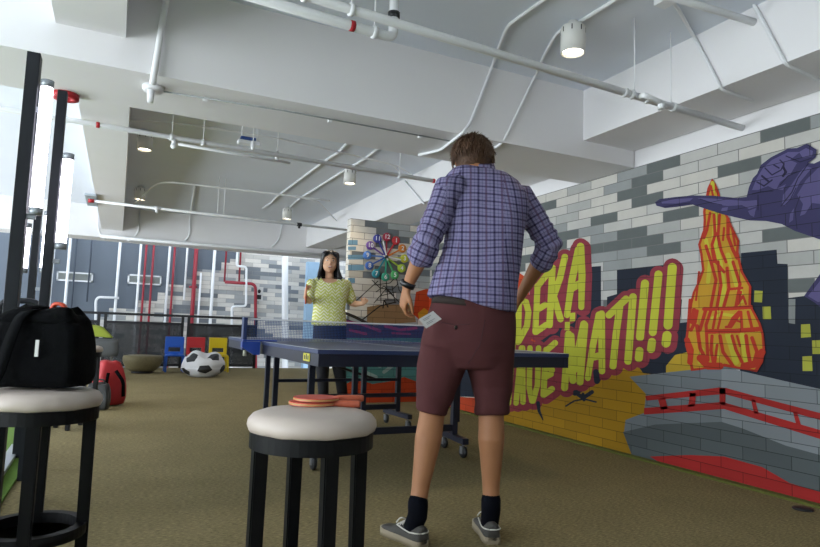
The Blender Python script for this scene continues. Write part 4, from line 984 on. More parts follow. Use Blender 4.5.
# net set
nt_t = thing('net_set', 'dark blue table tennis net with white top tape clamped across the table', 'net', (NL.x, NL.y, 0), TH)
yn = TL/2
M_net = bpy.data.materials.new('net_mesh'); M_net.use_nodes = True; nt = M_net.node_tree; b_ = nt.nodes['Principled BSDF']; b_.inputs['Base Color'].default_value = lin('#22427c'); b_.inputs['Roughness'].default_value = .8
tr = nt.nodes.new('ShaderNodeBsdfTransparent'); ms = nt.nodes.new('ShaderNodeMixShader'); tc = nt.nodes.new('ShaderNodeTexCoord')
wv = []
for ax_, off in (('X', 0), ('Z', 0)):
    sp = nt.nodes.new('ShaderNodeSeparateXYZ'); nt.links.new(tc.outputs['Object'], sp.inputs[0])
    mm = nt.nodes.new('ShaderNodeMath'); mm.operation = 'MULTIPLY'; mm.inputs[1].default_value = 90; nt.links.new(sp.outputs[ax_], mm.inputs[0])
    fr_ = nt.nodes.new('ShaderNodeMath'); fr_.operation = 'FRACT'; nt.links.new(mm.outputs[0], fr_.inputs[0])
    lt = nt.nodes.new('ShaderNodeMath'); lt.operation = 'LESS_THAN'; lt.inputs[1].default_value = .2; nt.links.new(fr_.outputs[0], lt.inputs[0]); wv.append(lt)
mxm = nt.nodes.new('ShaderNodeMath'); mxm.operation = 'MAXIMUM'; nt.links.new(wv[0].outputs[0], mxm.inputs[0]); nt.links.new(wv[1].outputs[0], mxm.inputs[1])
nt.links.new(mxm.outputs[0], ms.inputs[0]); nt.links.new(tr.outputs[0], ms.inputs[1]); nt.links.new(b_.outputs[0], ms.inputs[2]); nt.links.new(ms.outputs[0], nt.nodes['Material Output'].inputs[0])
bm = B(); box(bm, -.10, TW+.10, yn-.0006, yn+.0006, TZ+.006, TZ+.15); obj('net', bm, M_net, nt_t)
bm = B(); box(bm, -.10, TW+.10, yn-.003, yn+.003, TZ+.145, TZ+.155); obj('top_tape', bm, mat('tape_white', '#d8dadd', .6), nt_t)
M_bluep = mat('clamp_blue', '#1d3f93', .35)
for sx in (0, 1):
    x0 = -.13 if not sx else TW+.10
    bm = B(); box(bm, x0, x0+.03, yn-.03, yn+.03, TZ-.06, TZ+.16, .006); s_ = obj('net_post', bm, mat('post_blue', '#1c2f5e', .4), nt_t)
    bm = B(); m1 = Vector((x0+.015, yn, 0))
    xa, xb = (x0+.0, .10) if not sx else (TW-.10, x0+.03)
    r0 = [Vector((xa, yn-.04, TZ+.012)), Vector((xb, yn-.04, TZ+.012)), Vector((xb, yn-.04, TZ+.002)), Vector((xa, yn-.04, TZ-.0))]
    box(bm, xa, xb, yn-.05, yn+.05, TZ+.0012, TZ+.011, .002)
    obj('clamp_plate', bm, M_bluep, nt_t)
    bm = B()
    xo = -.135 if not sx else TW+.06
    o1 = [Vector((xo, 0, TZ-.002)), Vector((xo+.12, 0, TZ-.002)), Vector((xo+.12, 0, TZ-.09)), Vector((xo+.08, 0, TZ-.09)), Vector((xo, 0, TZ-.04))] if not sx else [Vector((xo+.01, 0, TZ-.002)), Vector((xo+.1, 0, TZ-.002)), Vector((xo+.1, 0, TZ-.04)), Vector((xo+.01, 0, TZ-.09))]
    loft(bm, [[q+Vector((0, yy, 0)) for q in o1] for yy in (yn-.055, yn+.0)])
    for f in bm.faces: f.smooth = False
    cl = obj('clamp', bm, M_bluep, nt_t)
    bm = B(); tube(bm, [(xo+.03, yn, TZ-.1), (xo+.03, yn, TZ-.04)], .012); obj('screw_knob', bm, mat('knob_grey', '#b9b9a8', .5), cl)
# ================================================================ PEOPLE
def limb(bm, pts, n=16, e=2.0, u0=None):
    """tapered limb: (centre, radius) or (centre, ru, rv) with u0 giving the u side"""
    cs = [Vector(p[0]) for p in pts]; fr = frames(cs); rings = []
    for c, f, p in zip(cs, fr, pts):
        u, v = f
        if u0 is not None:
            t_ = u.cross(v); u = (Vector(u0)-t_*Vector(u0).dot(t_)).normalized(); v = t_.cross(u)
        ru = p[1]; rv = p[2] if len(p) > 2 else p[1]
        rings.append(ell(c, u*ru, v*rv, n, e))
    loft(bm, rings)
    for p in (pts[0], pts[-1]): sph(bm, p[0], min(p[1:])*.98, 12)
def finger(bm, pts, r0, r1):
    n = len(pts); limb(bm, [(p, r0+(r1-r0)*i/(n-1)) for i, p in enumerate(pts)], n=10)
def hand(bm, wrist, d, pal, s, curl, thumb, spread=.16, r=.0085):
    """wrist point, d = direction of the hand, pal = palm normal (fingers curl towards it), s = size, thumb = side (+1/-1)"""
    d = d.normalized(); pal = (pal-d*pal.dot(d)).normalized(); sd = d.cross(pal).normalized()*thumb
    L = .19*s
    k = wrist+d*L*.52
    loft(bm, [ell(wrist+d*L*t, sd*wd*s, pal*th*s, 14, 2.4) for t, wd, th in ((-.12, .026, .019), (0, .029, .018), (.15, .036, .017), (.35, .042, .015), (.5, .042, .013), (.56, .038, .011))])
    ln = [.070, .078, .073, .058]
    for i in range(4):
        off = (1.5-i)*.0205*s; q = k+sd*off-d*(.004*abs(i-1.2))*s; dirn = (d+sd*(1.5-i)*spread*.4).normalized()
        pts = [q-dirn*.03*s, q]; a = 0
        for j, f in enumerate((.45, .31, .24)):
            a += curl*(1.0 if j else .7)*(1+.08*i); v = dirn*math.cos(a)+pal*math.sin(a); q = q+v*ln[i]*s*f; pts.append(q)
        finger(bm, pts, r*s*1.08, r*s*.82)
    q = wrist+d*L*.14+sd*.026*s
    p1 = q+(d*.7+sd*.7+pal*.3).normalized()*.038*s; p2 = p1+(d*.9+sd*.25+pal*.4).normalized()*.032*s; p3 = p2+(d*.95+pal*.35-sd*.05).normalized()*.026*s
    finger(bm, [q-sd*.012*s, q, p1, p2, p3], .0135*s, .0085*s)
M_skinM = mat('skin_tan', '#9a6a48', .55, var=.08, nscale=14, spec=.35)
M_skinW = mat('skin_warm', '#d6a888', .5, var=.05, nscale=20, spec=.35)
SC_ = lambda p: F/-(R.transposed() @ (Vector(p)-O)).z     # pixels per metre at a point
FM = Vector((.47, .883, 0)); RM = Vector((.883, -.47, 0)); UP = Vector((0, 0, 1))
def rng(xl, xr, vl, vr, Yc, dep, n=28, e=2.3, fshift=0.):
    c = P((xl+xr)/2, (vl+vr)/2, 1, Yc); hw = (xr-xl)/2/SC_(c)
    Lp = P(xl, vl, 1, Yc+.47*hw); Rp = P(xr, vr, 1, Yc-.47*hw)
    return ell((Lp+Rp)/2+FM*fshift, (Rp-Lp)/2, FM*dep, n, e)
man = thing('person', 'man seen from behind in a blue plaid shirt and maroon shorts beside the table', 'person', (1.33, 2.3, 0))
Mm = Matrix.Translation((-1.33, -2.3, 0))
def mobj(name, me, m, parent=None, smooth=True, T=None):
    if isinstance(me, bmesh.types.BMesh):
        bmesh.ops.transform(me, matrix=T or Mm, verts=me.verts)
    else: me.transform(T or Mm)
    return obj(name, me, m, parent, smooth)
YH, YS = 2.36, 2.46
# joints
sL, eL, wL = P(449, 189, 1, 2.47), P(427, 243, 1, 2.44), P(407, 287, 1, 2.52)
sR, eR, wR = P(519, 196, 1, 2.42), P(549, 246, 1, 2.36), P(519, 298, 1, 2.56)
hipL, hipR = P(445, 345, 1, YH+.05), P(491, 345, 1, YH-.05)
kL, aL = P(434, 402, 1, 2.37), P(418, 503, 1, 2.30)
kR, aR = P(491, 402, 1, 2.28), P(491, 500, 1, 2.25)
headc = P(472.5, 161, 1, 2.52); nk = P(478, 178, 1, 2.46)
# body: one continuous surface
bm = B()
hd = (FM*.8-UP*.35).normalized(); hu = (UP*.9+FM*.4).normalized(); hr = RM
def hp(a, b, c): return headc+hr*a+hu*b+hd*c
Mh = Matrix((hr, hu, hd)).transposed().to_4x4()
sph(bm, headc, (.074, .10, .092), 24, M=Mh.to_3x3().to_4x4())
sph(bm, hp(0, -.06, .035), (.052, .06, .05), 16, M=Mh)
sph(bm, hp(0, -.015, .10), (.012, .02, .018), 10, M=Mh)                       # nose
for s_ in (-1, 1): sph(bm, hp(s_*.078, -.01, -.005), (.01, .03, .018), 10, M=Mh)  # ears
limb(bm, [(nk-UP*.08, .065), (nk, .055), (headc-hu*.03-hd*.02, .053)])
loft(bm, [rng(444, 522, 195, 200, YS, .09), rng(446, 518, 240, 242, 2.42, .10), rng(444, 514, 285, 290, 2.38, .10), rng(442, 506, 320, 325, YH, .11), rng(446, 500, 352, 356, YH, .10)])
for s_, e_, w_ in ((sL, eL, wL), (sR, eR, wR)):
    limb(bm, [(s_, .055), (s_.lerp(e_, .5), .047), (e_, .041), (e_.lerp(w_, .25), .044), (e_.lerp(w_, .6), .034), (w_, .027, .024)], n=18)
for h_, k_, a_ in ((hipL, kL, aL), (hipR, kR, aR)):
    limb(bm, [(h_, .085), (h_.lerp(k_, .5), .073), (k_, .056), (k_.lerp(a_, .18)-FM*.008, .055), (k_.lerp(a_, .38)-FM*.016, .057), (k_.lerp(a_, .6)-FM*.008, .047), (k_.lerp(a_, .85), .037), (a_, .036)], n=20)
    limb(bm, [(a_, .036), (a_-UP*.05, .036)], n=14)
dL = (P(402, 311, 1, 2.56)-wL).normalized()
hand(bm, wL, dL, (RM*.85+FM*.35), .96, .62, 1)
dR = (FM*.75-UP*.35-RM*.4).normalized()
hand(bm, wR, dR, (FM*.1-RM*.9-UP*.3), .96, .8, -1)
body = mobj('body', remesh(bm, .0055, 4), M_skinM, man)
# eyes and mouth (he looks down at the table)
bm = B()
for s_ in (-1, 1): sph(bm, hp(s_*.03, .005, .083), .012, 12)
e_ = mobj('eyes', bm, mat('eye_white', '#e8e6e0', .3), man)
bm = B(); limb(bm, [(hp(-.022, -.06, .086), .005), (hp(0, -.06, .09), .007), (hp(.022, -.06, .086), .005)], n=8); mobj('mouth', bm, mat('lip', '#a4655a', .5), man)
# hair
def hair_mat(name, c1, c2):
    m = mat(name, c1, .65, var=.5, nscale=60, bump=.6, bscale=140); return m
M_hairM = hair_mat('hair_brown', '#452b14', '')
bm = B()
bm2 = B(); sph(bm2, headc+hu*.012-hd*.012, (.091, .104, .100), 28, M=Mh)
for v in bm2.verts:
    l = v.co-headc; a, b, c = l.dot(hr), l.dot(hu), l.dot(hd)
    v.co += (l.normalized())*(.006*noise.noise(l*38)+.004*noise.noise(l*90))
bmesh.ops.delete(bm2, geom=[v for v in bm2.verts if (v.co-headc).dot(hd) > .05 and (v.co-headc).dot(hu) < .045], context='VERTS')
hair = mobj('hair', bm2, M_hairM, man)
bm = B(); rnd = random.Random(3)
for i in range(800):
    th = rnd.uniform(0, 2*PI); t0 = rnd.uniform(.05, 1.55)
    r0 = Vector((math.sin(t0)*math.cos(th), math.cos(t0), math.sin(t0)*math.sin(th)))
    if r0.z > .45 and r0.y < .55: continue
    pts = []; L_ = rnd.uniform(.35, .85); kf = rnd.uniform(-.02, .10)
    for j in range(5):
        t = t0+L_*j/4; ph = th+.10*math.sin(i+j*.6)
        q = Vector((math.sin(t)*math.cos(ph)*.099, math.cos(t)*.111+.012, math.sin(t)*math.sin(ph)*.103-.012))
        q *= 1.0+.03*rnd.random()+kf*j/4+(.10*rnd.random() if j == 4 else 0)
        pts.append(headc+hr*q.x+hu*q.y+hd*q.z)
    fr = frames(pts)
    loft(bm, [ell(p_, f[0]*w_, f[1]*w_*.6, 5) for p_, f, w_ in zip(pts, fr, (.002, .004, .004, .003, .0006))])
mobj('hair_strands', bm, M_hairM, hair)
# shirt
M_plaid = bpy.data.materials.new('plaid_fabric'); M_plaid.use_nodes = True; nt = M_plaid.node_tree; b_ = nt.nodes['Principled BSDF']
at = nt.nodes.new('ShaderNodeAttribute'); at.attribute_name = 'plaid'; sp = nt.nodes.new('ShaderNodeSeparateXYZ'); nt.links.new(at.outputs['Vector'], sp.inputs[0])
def N(op, a, b=None, b2=None):
    n_ = nt.nodes.new('ShaderNodeMath'); n_.operation = op
    for i, k in enumerate((a, b, b2)):
        if k is None: continue
        if isinstance(k, (int, float)): n_.inputs[i].default_value = k
        else: nt.links.new(k, n_.inputs[i])
    return n_.outputs[0]
def band(src, per, ph, wd):
    x = N('FRACT', N('ADD', N('MULTIPLY', src, 1/per), ph)); x = N('ABSOLUTE', N('SUBTRACT', x, .5))
    return N('LESS_THAN', x, wd/2)
PER = .036
cols_ = []
def plus(a, b): return N('ADD', a, b)
sX = plus(band(sp.outputs[0], PER, 0, .26), N('MULTIPLY', band(sp.outputs[0], PER, .5, .10), .5))
sZ = plus(band(sp.outputs[1], PER, 0, .24), N('MULTIPLY', band(sp.outputs[1], PER, .5, .10), .5))
tot = N('MINIMUM', N('MULTIPLY', plus(sX, sZ), .5), 1)
cr = nt.nodes.new('ShaderNodeValToRGB'); e = cr.color_ramp.elements; e[0].position = 0; e[0].color = lin('#7c7897'); e[1].position = 1; e[1].color = lin('#28253c'); k = e.new(.5); k.color = lin('#4d4868')
nt.links.new(tot, cr.inputs[0])
mx = nt.nodes.new('ShaderNodeMix'); mx.data_type = 'RGBA'; nt.links.new(N('MULTIPLY', band(sp.outputs[0], PER*2, .25, .12), .15), mx.inputs[0]); nt.links.new(cr.outputs[0], mx.inputs[6]); mx.inputs[7].default_value = lin('#a37f96')
nt.links.new(mx.outputs[2], b_.inputs['Base Color']); b_.inputs['Roughness'].default_value = .85; b_.inputs['Specular IOR Level'].default_value = .2
tc = nt.nodes.new('ShaderNodeTexCoord'); nz = nt.nodes.new('ShaderNodeTexNoise'); nz.inputs['Scale'].default_value = 9; nz.inputs['Detail'].default_value = 3
bpn = nt.nodes.new('ShaderNodeBump'); bpn.inputs['Strength'].default_value = .7; bpn.inputs['Distance'].default_value = .02
nt.links.new(tc.outputs['Object'], nz.inputs['Vector']); nt.links.new(nz.outputs['Fac'], bpn.inputs['Height']); nt.links.new(bpn.outputs['Normal'], b_.inputs['Normal'])
bm = B()
RG = [(461, 494, 167, 169, 2.49, .05, 2), (452, 506, 171, 173, 2.48, .08, 2.2), (445, 519, 178, 182, 2.47, .10, 2.4), (442, 527, 190, 194, 2.46, .12, 2.5), (443, 530, 205, 206, 2.45, .135, 2.5), (445, 528, 222, 222, 2.43, .14, 2.5),
      (444, 524, 240, 240, 2.415, .14, 2.4), (440, 521, 258, 259, 2.40, .14, 2.4), (435, 519, 275, 279, 2.385, .145, 2.4), (431, 517, 288, 297, 2.37, .15, 2.4), (429, 516, 295, 314, 2.365, .155, 2.4)]
loft(bm, [rng(a, b, c, d, Y, dp, 40, e_) for a, b, c, d, Y, dp, e_ in RG])
cufL = eL.lerp(wL, .16); cufR = eR.lerp(wR, .20)
limb(bm, [(sL+RM*.03, .062), (sL, .068), (sL.lerp(eL, .35), .064), (sL.lerp(eL, .75), .058), (eL, .056), (cufL, .056)], n=22)
limb(bm, [(sR-RM*.03, .062), (sR, .068), (sR.lerp(eR, .35), .066), (sR.lerp(eR, .75), .060), (eR, .058), (cufR, .054)], n=22)
dLc = (wL-eL).normalized(); dRc = (wR-eR).normalized()
for c, d, r in ((cufL, dLc, .058), (cufR, dRc, .057)):
    limb(bm, [(c-d*.03, r), (c+d*.022, r+.002)], n=22)
me = remesh(bm, .0065, 5)
# folds
NR = [w.normal.copy() for w in me.vertices]
for v in me.vertices:
    p = v.co; z = p.z
    f = noise.noise(Vector((p.x*5, p.y*5, p.z*2.2)))*.016+noise.noise(Vector((p.x*9+4, p.y*9, p.z*7)))*.008
    for s_, e_ in ((sL, eL), (sR, eR)):
        ax_ = e_-s_; t = (p-s_).dot(ax_)/ax_.length_squared
        dd_ = (p-(s_+ax_*t)).length
        if t > .45 and dd_ < .1: f += .004*math.sin(t*38+noise.noise(p*8)*4)*min(1, (t-.45)*3)
    v.co = p+NR[v.index]*f
vec = me.attributes.new('plaid', 'FLOAT_VECTOR', 'POINT')
for i, v in enumerate(me.vertices):
    p = v.co; best = None
    for s_, e_, w_ in ((sL, eL, wL), (sR, eR, wR)):
        for k_, (a, b) in enumerate(((s_, e_), (e_, w_))):
            ax_ = b-a; t = min(max((p-a).dot(ax_)/ax_.length_squared, 0), 1); q = p-(a+ax_*t); d = q.length
            if k_ == 0 and t < .12: continue
            if best is None or d < best[0]: best = (d, a, ax_, t, q, k_, (e_-s_).length)
    cz = P(480, 240, 1, 2.43)
    inarm = best and best[0] < .078 and ((p-cz).dot(RM) < -.165 or (p-cz).dot(RM) > .185 or best[5] == 1)
    if inarm:
        ax_ = best[2].normalized(); q = best[4]; u = (RM-ax_*RM.dot(ax_)).normalized(); w_ = ax_.cross(u)
        an = math.atan2(q.dot(u), -q.dot(w_)*(1 if w_.dot(FM) > 0 else -1)*1.0)
        vec.data[i].vector = (an*.058, best[3]*best[2].length+best[5]*best[6], 0)
    else:
        l = p-cz; x = l.dot(RM); y = l.dot(FM)
        vec.data[i].vector = (x+.35*y*(1 if x > 0 else -1)*(abs(x) > .1), l.z+.02*noise.noise(p*4), 0)
shirt = mobj('shirt', me, M_plaid, man)
bm = B()                                                   # collar
cc = P(479, 170, 1, 2.47)
loft(bm, [ell(cc+UP*z_+FM*fz, RM*a, FM*b+UP*.02, 28, 2) for z_, fz, a, b in ((-.04, .0, .092, .07), (0, .0, .082, .066), (.03, .01, .074, .062), (.038, .01, .070, .058), (.028, .01, .068, .055), (-.01, .0, .07, .055))], caps=False)
me2 = bpy.data.meshes.new('collar'); bm.to_mesh(me2); bm.free(); vv = me2.attributes.new('plaid', 'FLOAT_VECTOR', 'POINT')
for i, v in enumerate(me2.vertices): vv.data[i].vector = ((v.co-cc).dot(RM), (v.co-cc).dot(UP), 0)
mobj('collar', me2, M_plaid, shirt)
# shorts
M_short = mat('maroon_cotton', '#4a2829', .85, var=.12, nscale=8, bump=.5, bscale=7, spec=.2)
bm = B()
loft(bm, [rng(a, b, c, d, Y, dp, 36, e_) for a, b, c, d, Y, dp, e_ in ((434, 513, 294, 306, 2.365, .125, 2.3), (431, 514, 306, 314, 2.365, .13, 2.3), (425, 515, 322, 328, 2.36, .14, 2.4), (421, 516, 340, 343, 2.355, .145, 2.4), (420, 515, 355, 357, 2.355, .14, 2.4), (424, 512, 366, 367, 2.35, .12, 2.3))])
def leg_r(xl, xr, vl, vr, Y, dp): return rng(xl, xr, vl, vr, Y, dp, 28, 2.3)
loft(bm, [leg_r(421, 466, 345, 350, YH+.03, .12), leg_r(417, 464, 365, 368, YH+.03, .115), leg_r(416, 456, 385, 389, 2.38, .105), leg_r(417, 448, 405, 410, 2.37, .10), leg_r(417.5, 446, 409, 414, 2.37, .10)])
loft(bm, [leg_r(466, 516, 347, 347, YH-.05, .12), leg_r(467, 515, 366, 366, YH-.05, .115), leg_r(471, 513, 386, 386, 2.31, .105), leg_r(474, 510, 406, 406, 2.29, .10), leg_r(474.5, 509.5, 413, 413, 2.29, .10)])
me = remesh(bm, .0065, 4)
NR = [w.normal.copy() for w in me.vertices]
for v in me.vertices:
    p = v.co
    v.co = p+NR[v.index]*(noise.noise(Vector((p.x*7, p.y*7, p.z*5)))*.014+.006*math.sin((p.z*1.0+p.x*.7)*55+noise.noise(p*5)*5)*max(0, noise.noise(p*3+Vector((5, 2, 1)))))
shorts = mobj('shorts', me, M_short, man)
def on_back(u, v, Y0, off=.004):
    """nearest surface of the shorts seen through a pixel, pushed out a little"""
    return P(u, v, 1, Y0)
from mathutils.bvhtree import BVHTree
BT = {}
def hit(ob, u, v, off=.003):
    d = (R @ Vector((u-CX, -(v-CY), -F))).normalized()
    if ob.name not in BT: BT[ob.name] = BVHTree.FromPolygons([w.co-Mm.translation for w in ob.data.vertices], [p.vertices[:] for p in ob.data.polygons])
    bt = BT[ob.name]
    r = bt.ray_cast(O, d)
    return (r[0]-d*off) if r[0] else None
def line_on(ob, pts, r, off=.002):
    out = []
    for (a, b) in zip(pts, pts[1:]):
        n_ = max(2, int(math.hypot(a[0]-b[0], a[1]-b[1])/2))
        for i in range(n_): out.append((a[0]+(b[0]-a[0])*i/n_, a[1]+(b[1]-a[1])*i/n_))
    out.append(pts[-1]); w = [hit(ob, u, v, off) for u, v in out]; w = [q for q in w if q]
    bm = B(); tube(bm, w, r, n=6); return bm
M_seam = mat('maroon_seam', '#3e2226', .9)
mobj('seam', line_on(shorts, [(485, 320), (480, 345), (468, 364)], .0018, 0), M_seam, shorts)
mobj('pocket_flap', line_on(shorts, [(441, 322), (455, 325), (470, 324)], .0018, 0), M_seam, shorts)
bm = B(); q = hit(shorts, 456, 327.5, .002); sph(bm, q, (.009, .005, .009), 12); mobj('button', bm, mat('button_dark', '#1c1214', .4), shorts)
bm = B(); 
loft(bm, [rng(433, 514, 295, 305, 2.365, .127, 40, 2.3), rng(432.4, 514.6, 295, 305, 2.365, .131, 40, 2.3), rng(431, 515, 303, 313, 2.365, .134, 40, 2.3), rng(432, 514.4, 303, 313, 2.365, .13, 40, 2.3)], caps=False)
mobj('belt', bm, mat('belt_brown', '#241a15', .85), shorts)
bm = B(); q0, q1 = hit(shorts, 446.5, 295, .006), hit(shorts, 446.5, 307, .006)
if q0 and q1: bar(bm, q0, q1, .012, .004); mobj('belt_loop', bm, M_short, shorts)
# card hanging from the pocket
c4 = [P(u, v, 1, 2.27) for u, v in ((419, 319), (433, 311), (441.5, 319), (426, 328.5))]
cen = sum(c4, Vector())/4; bm = B()
nrm = -(c4[1]-c4[0]).cross(c4[3]-c4[0]).normalized()
loft(bm, [[q-cen+nrm*o_ for q in c4] for o_ in (0, .0015)])
for f in bm.faces: f.smooth = False
cd = obj('access_card', bm, mat('card_white', '#cfcfcf', .4)); cd.location = cen; tag(cd, 'white printed card sticking out of the maroon shorts\' left pocket', 'card')
bm = B(); ex = (c4[1]-c4[0]); ey = (c4[3]-c4[0])
fn = nrm if nrm.dot(O-cen) > 0 else -nrm
for (a, b, c) in ((.15, .72, .22), (.15, .55, .34), (.2, .8, .62), (.2, .62, .74)):
    p0 = c4[0]+ex*a+ey*c-cen+fn*.002; p1 = c4[0]+ex*b+ey*c-cen+fn*.002; bar(bm, p0, p1, .0022, .0008, side=ey)
obj('print_line', bm, mat('print_grey', '#8a8c90', .6), cd)
# watch
bm = B(); dw = (wL-eL).normalized(); cw = wL-dw*.012; u_ = (RM-dw*RM.dot(dw)).normalized(); v_ = dw.cross(u_)
loft(bm, [ell(cw+dw*t, u_*r, v_*r*.9, 24) for t, r in ((-.013, .030), (-.013, .034), (.013, .033), (.013, .029))], caps=False)
sph(bm, cw-u_*.028+v_*0, (.012, .016, .016), 14)
mobj('watch', bm, mat('watch_black', '#101114', .35), man)
# socks and shoes
M_sock = mat('navy_sock', '#0a0c14', .95, spec=.1, bump=.3, nscale=60)
M_shoe = mat('shoe_grey', '#3c3a36', .75, var=.15, bump=.2); M_sole = mat('shoe_sole', '#857a64', .7); M_pip = mat('shoe_piping', '#c9c6bc', .6)
def shoe(ankle, heel, toe, lab, T, par, sk=M_sock, up=M_shoe, S=1.0, socks=True):
    d = (toe-heel); d.z = 0; L = d.length; d.normalize(); sd = Vector((-d.y, d.x, 0)); h = Vector((heel.x, heel.y, 0))
    if socks:
        bm = B(); limb(bm, [(ankle+UP*.005*S, .042*S), (ankle-UP*.02*S, .042*S), (ankle-UP*.05*S, .041*S), (h+d*.075*S+UP*.06*S, .038*S)], n=20); mobj('sock', remesh(bm, .006*S, 3), sk, par, T=T)
    W_ = [(0.0, .020, .0), (.03, .032, 0), (.12, .036, 0), (.25, .036, -.002), (.42, .036, -.004), (.6, .043, -.004), (.78, .046, 0), (.9, .040, .002), (.97, .026, .002), (1., .010, .002)]
    def row(t, w, z, ex=1.): return [h+d*(L*t)+sd*w*S*ex*k+UP*z for k in (-1, 1)]
    bm = B(); rows = []
    for t, w, o_ in W_:
        a, b = row(t, w, 0, 1.06); z0, z1 = 0.0 + (.010 if t > .95 else 0), .028*S
        rows.append([a+UP*z0, b+UP*z0, b+UP*z1, a+UP*z1])
    loft(bm, rows); so = mobj('sole', bm, M_sole, None, False, T=T)
    bm = B(); rings = []
    for t, w, hgt in ((0.0, .018, .075), (.02, .030, .085), (.1, .035, .088), (.22, .036, .082), (.36, .036, .082), (.5, .038, .07), (.64, .042, .052), (.8, .044, .043), (.92, .036, .036), (.985, .02, .028)):
        c = h+d*(L*t); rings.append([c+sd*math.cos(a)*w*S+UP*(.02*S+max(0, math.sin(a))**.75*(hgt-.02)*S+min(0, math.sin(a))*.004) for a in [2*PI*i/20 for i in range(20)]])
    loft(bm, rings); s_ = mobj('shoe_upper', bm, up, None, True, T=T)
    bm = B()
    for sgn in (-1, 1):
        tube(bm, [h+d*(L*t)+sd*sgn*w*S*1.01+UP*z*S for t, w, z in ((.0, .018, .06), (.05, .034, .06), (.2, .037, .055), (.35, .037, .06), (.5, .036, .066))], .0028*S, n=6, fil=.01)
    tube(bm, [h+d*(L*0-.002)+sd*k*.016*S+UP*.06*S for k in (-1, 0, 1)], .0028*S, n=6)
    pp = mobj('piping', bm, M_pip, None, True, T=T)
    bm = B()
    for k in range(4):
        t = .42+k*.06; z = .082-.009*k
        tube(bm, [h+d*(L*t)-sd*.024*S+UP*(z-.012)*S, h+d*(L*t+.006)+UP*(z+.004)*S, h+d*(L*t)+sd*.024*S+UP*(z-.012)*S], .0035*S, n=6, fil=.01)
    for k in (-1, 1): tube(bm, [h+d*(L*.42)+UP*.085*S, h+d*(L*.44)+sd*k*.03*S+UP*.10*S, h+d*(L*.5)+sd*k*.04*S+UP*.075*S], .003*S, n=6, fil=.02)
    lc = mobj('laces', bm, M_pip, None, True, T=T)
    for q in (so, pp, lc): q.parent = s_
    s_.parent = par; s_.name = 'shoe'
    return s_
hL = P(421, 545, 2, 0); tL = P(384, 536, 2, 0); tL = hL+(tL-hL).normalized()*.285
hR = P(487, 541, 2, 0); tR = hR+(Vector((.30, .95, 0))).normalized()*.285
dRf = Vector((.36, .93, 0)).normalized(); dLf = Vector((-.24, .95, 0)).normalized()
hR = Vector((aR.x, aR.y, 0))-dRf*.055; hLk = Vector((aL.x, aL.y, 0))-dLf*.045
tR = hR+dRf*.28; tL = hLk+dLf*.265
print('shoes', hLk, hL, hR)
shoe(aL, hLk, tL, '', Mm, man); shoe(aR, hR, tR, '', Mm, man)
# ---------------------------------------------------------------- woman
YG = 6.1
gl0 = P(330, 411, 1, YG); G0 = Vector((gl0.x, YG, 0))
Tg = Matrix.Translation(-G0)
wom = thing('person', 'smiling woman in a yellow green patterned top standing behind the far end of the table', 'person', G0)
FG = (Vector((0.25, 0, 0))-Vector((G0.x, G0.y, 0))).normalized(); FG = Vector((-.25, -.97, 0)).normalized(); RG_ = Vector((-FG.y, FG.x, 0))  # RG_ = picture right
if RG_.x < 0: RG_ = -RG_
g = lambda u, v, dy=0.: P(u, v, 1, YG+dy)
def gr(xl, xr, v, dep, dy=0., n=26, e=2.3, vr=None):
    c = g((xl+xr)/2, v, dy); hw = (xr-xl)/2/SC_(c); return ell(c, RG_*hw, FG*dep, n, e)
hc = g(329.8, 262.5, -.02); hu2 = (UP-FG*.05+RG_*.03).normalized(); hd2 = (FG-hu2*FG.dot(hu2)).normalized(); hr2 = hu2.cross(hd2); hr2 = -hr2 if hr2.dot(RG_) < 0 else hr2
Mg = Matrix((hr2, hu2, hd2)).transposed().to_4x4()
def gp(a, b, c): return hc+hr2*a+hu2*b+hd2*c
bm = B()
sph(bm, gp(0, .02, -.012), (.079, .092, .088), 24, M=Mg)
sph(bm, gp(0, -.035, .012), (.070, .076, .068), 20, M=Mg)
sph(bm, gp(0, -.088, .04), (.024, .018, .022), 12, M=Mg)
limb(bm, [(gp(0, .012, .072), .006), (gp(0, -.02, .084), .010)], n=10); sph(bm, gp(0, -.024, .082), (.017, .010, .012), 10, M=Mg)
for s_ in (-1, 1):
    sph(bm, gp(s_*.04, -.03, .052), (.02, .018, .016), 10, M=Mg); sph(bm, gp(s_*.074, -.005, -.01), (.01, .026, .014), 10, M=Mg)
nk2 = g(329.5, 279, .02)
limb(bm, [(nk2-UP*.05, .055), (nk2, .045), (hc-UP*.05-FG*.02, .045)])
loft(bm, [gr(316, 343, 279, .06, .02), gr(311, 346, 284, .08), gr(314, 344, 300, .09), gr(317, 340, 318, .075), gr(317, 342, 336, .08), gr(318, 341, 350, .07)])
gs = {'L': (g(311.5, 284), g(309, 302, .03), g(305.5, 296.5, -.20)), 'R': (g(346, 284), g(352, 304, .02), g(363, 303.5, -.17))}
for k_, (a, b, c) in gs.items():
    limb(bm, [(a, .044), (a.lerp(b, .5), .038), (b, .033), (b.lerp(c, .3), .034), (c, .022)], n=16)
hand(bm, gs['L'][2], (UP*.8+FG*.5), (RG_*.8), .86, .75, 1)
hand(bm, gs['R'][2], (RG_*.25+FG*.6+UP*.45), (FG*.6-UP*.5-RG_*.4), .78, 1.1, -1)
for s_, (h_, k_, a_) in enumerate(((g(321.5, 350), g(322.5, 378, -.02), g(324, 406, .02)), (g(336.5, 350), g(341, 378, -.02), g(344, 406, .02)))):
    limb(bm, [(h_, .066), (k_, .045), (k_.lerp(a_, .35)-FG*.01, .05), (a_, .034)], n=18)
wb = mobj('body', remesh(bm, .0055, 3), M_skinW, wom, T=Tg)
bm = B(); bmi = B(); bl = B()
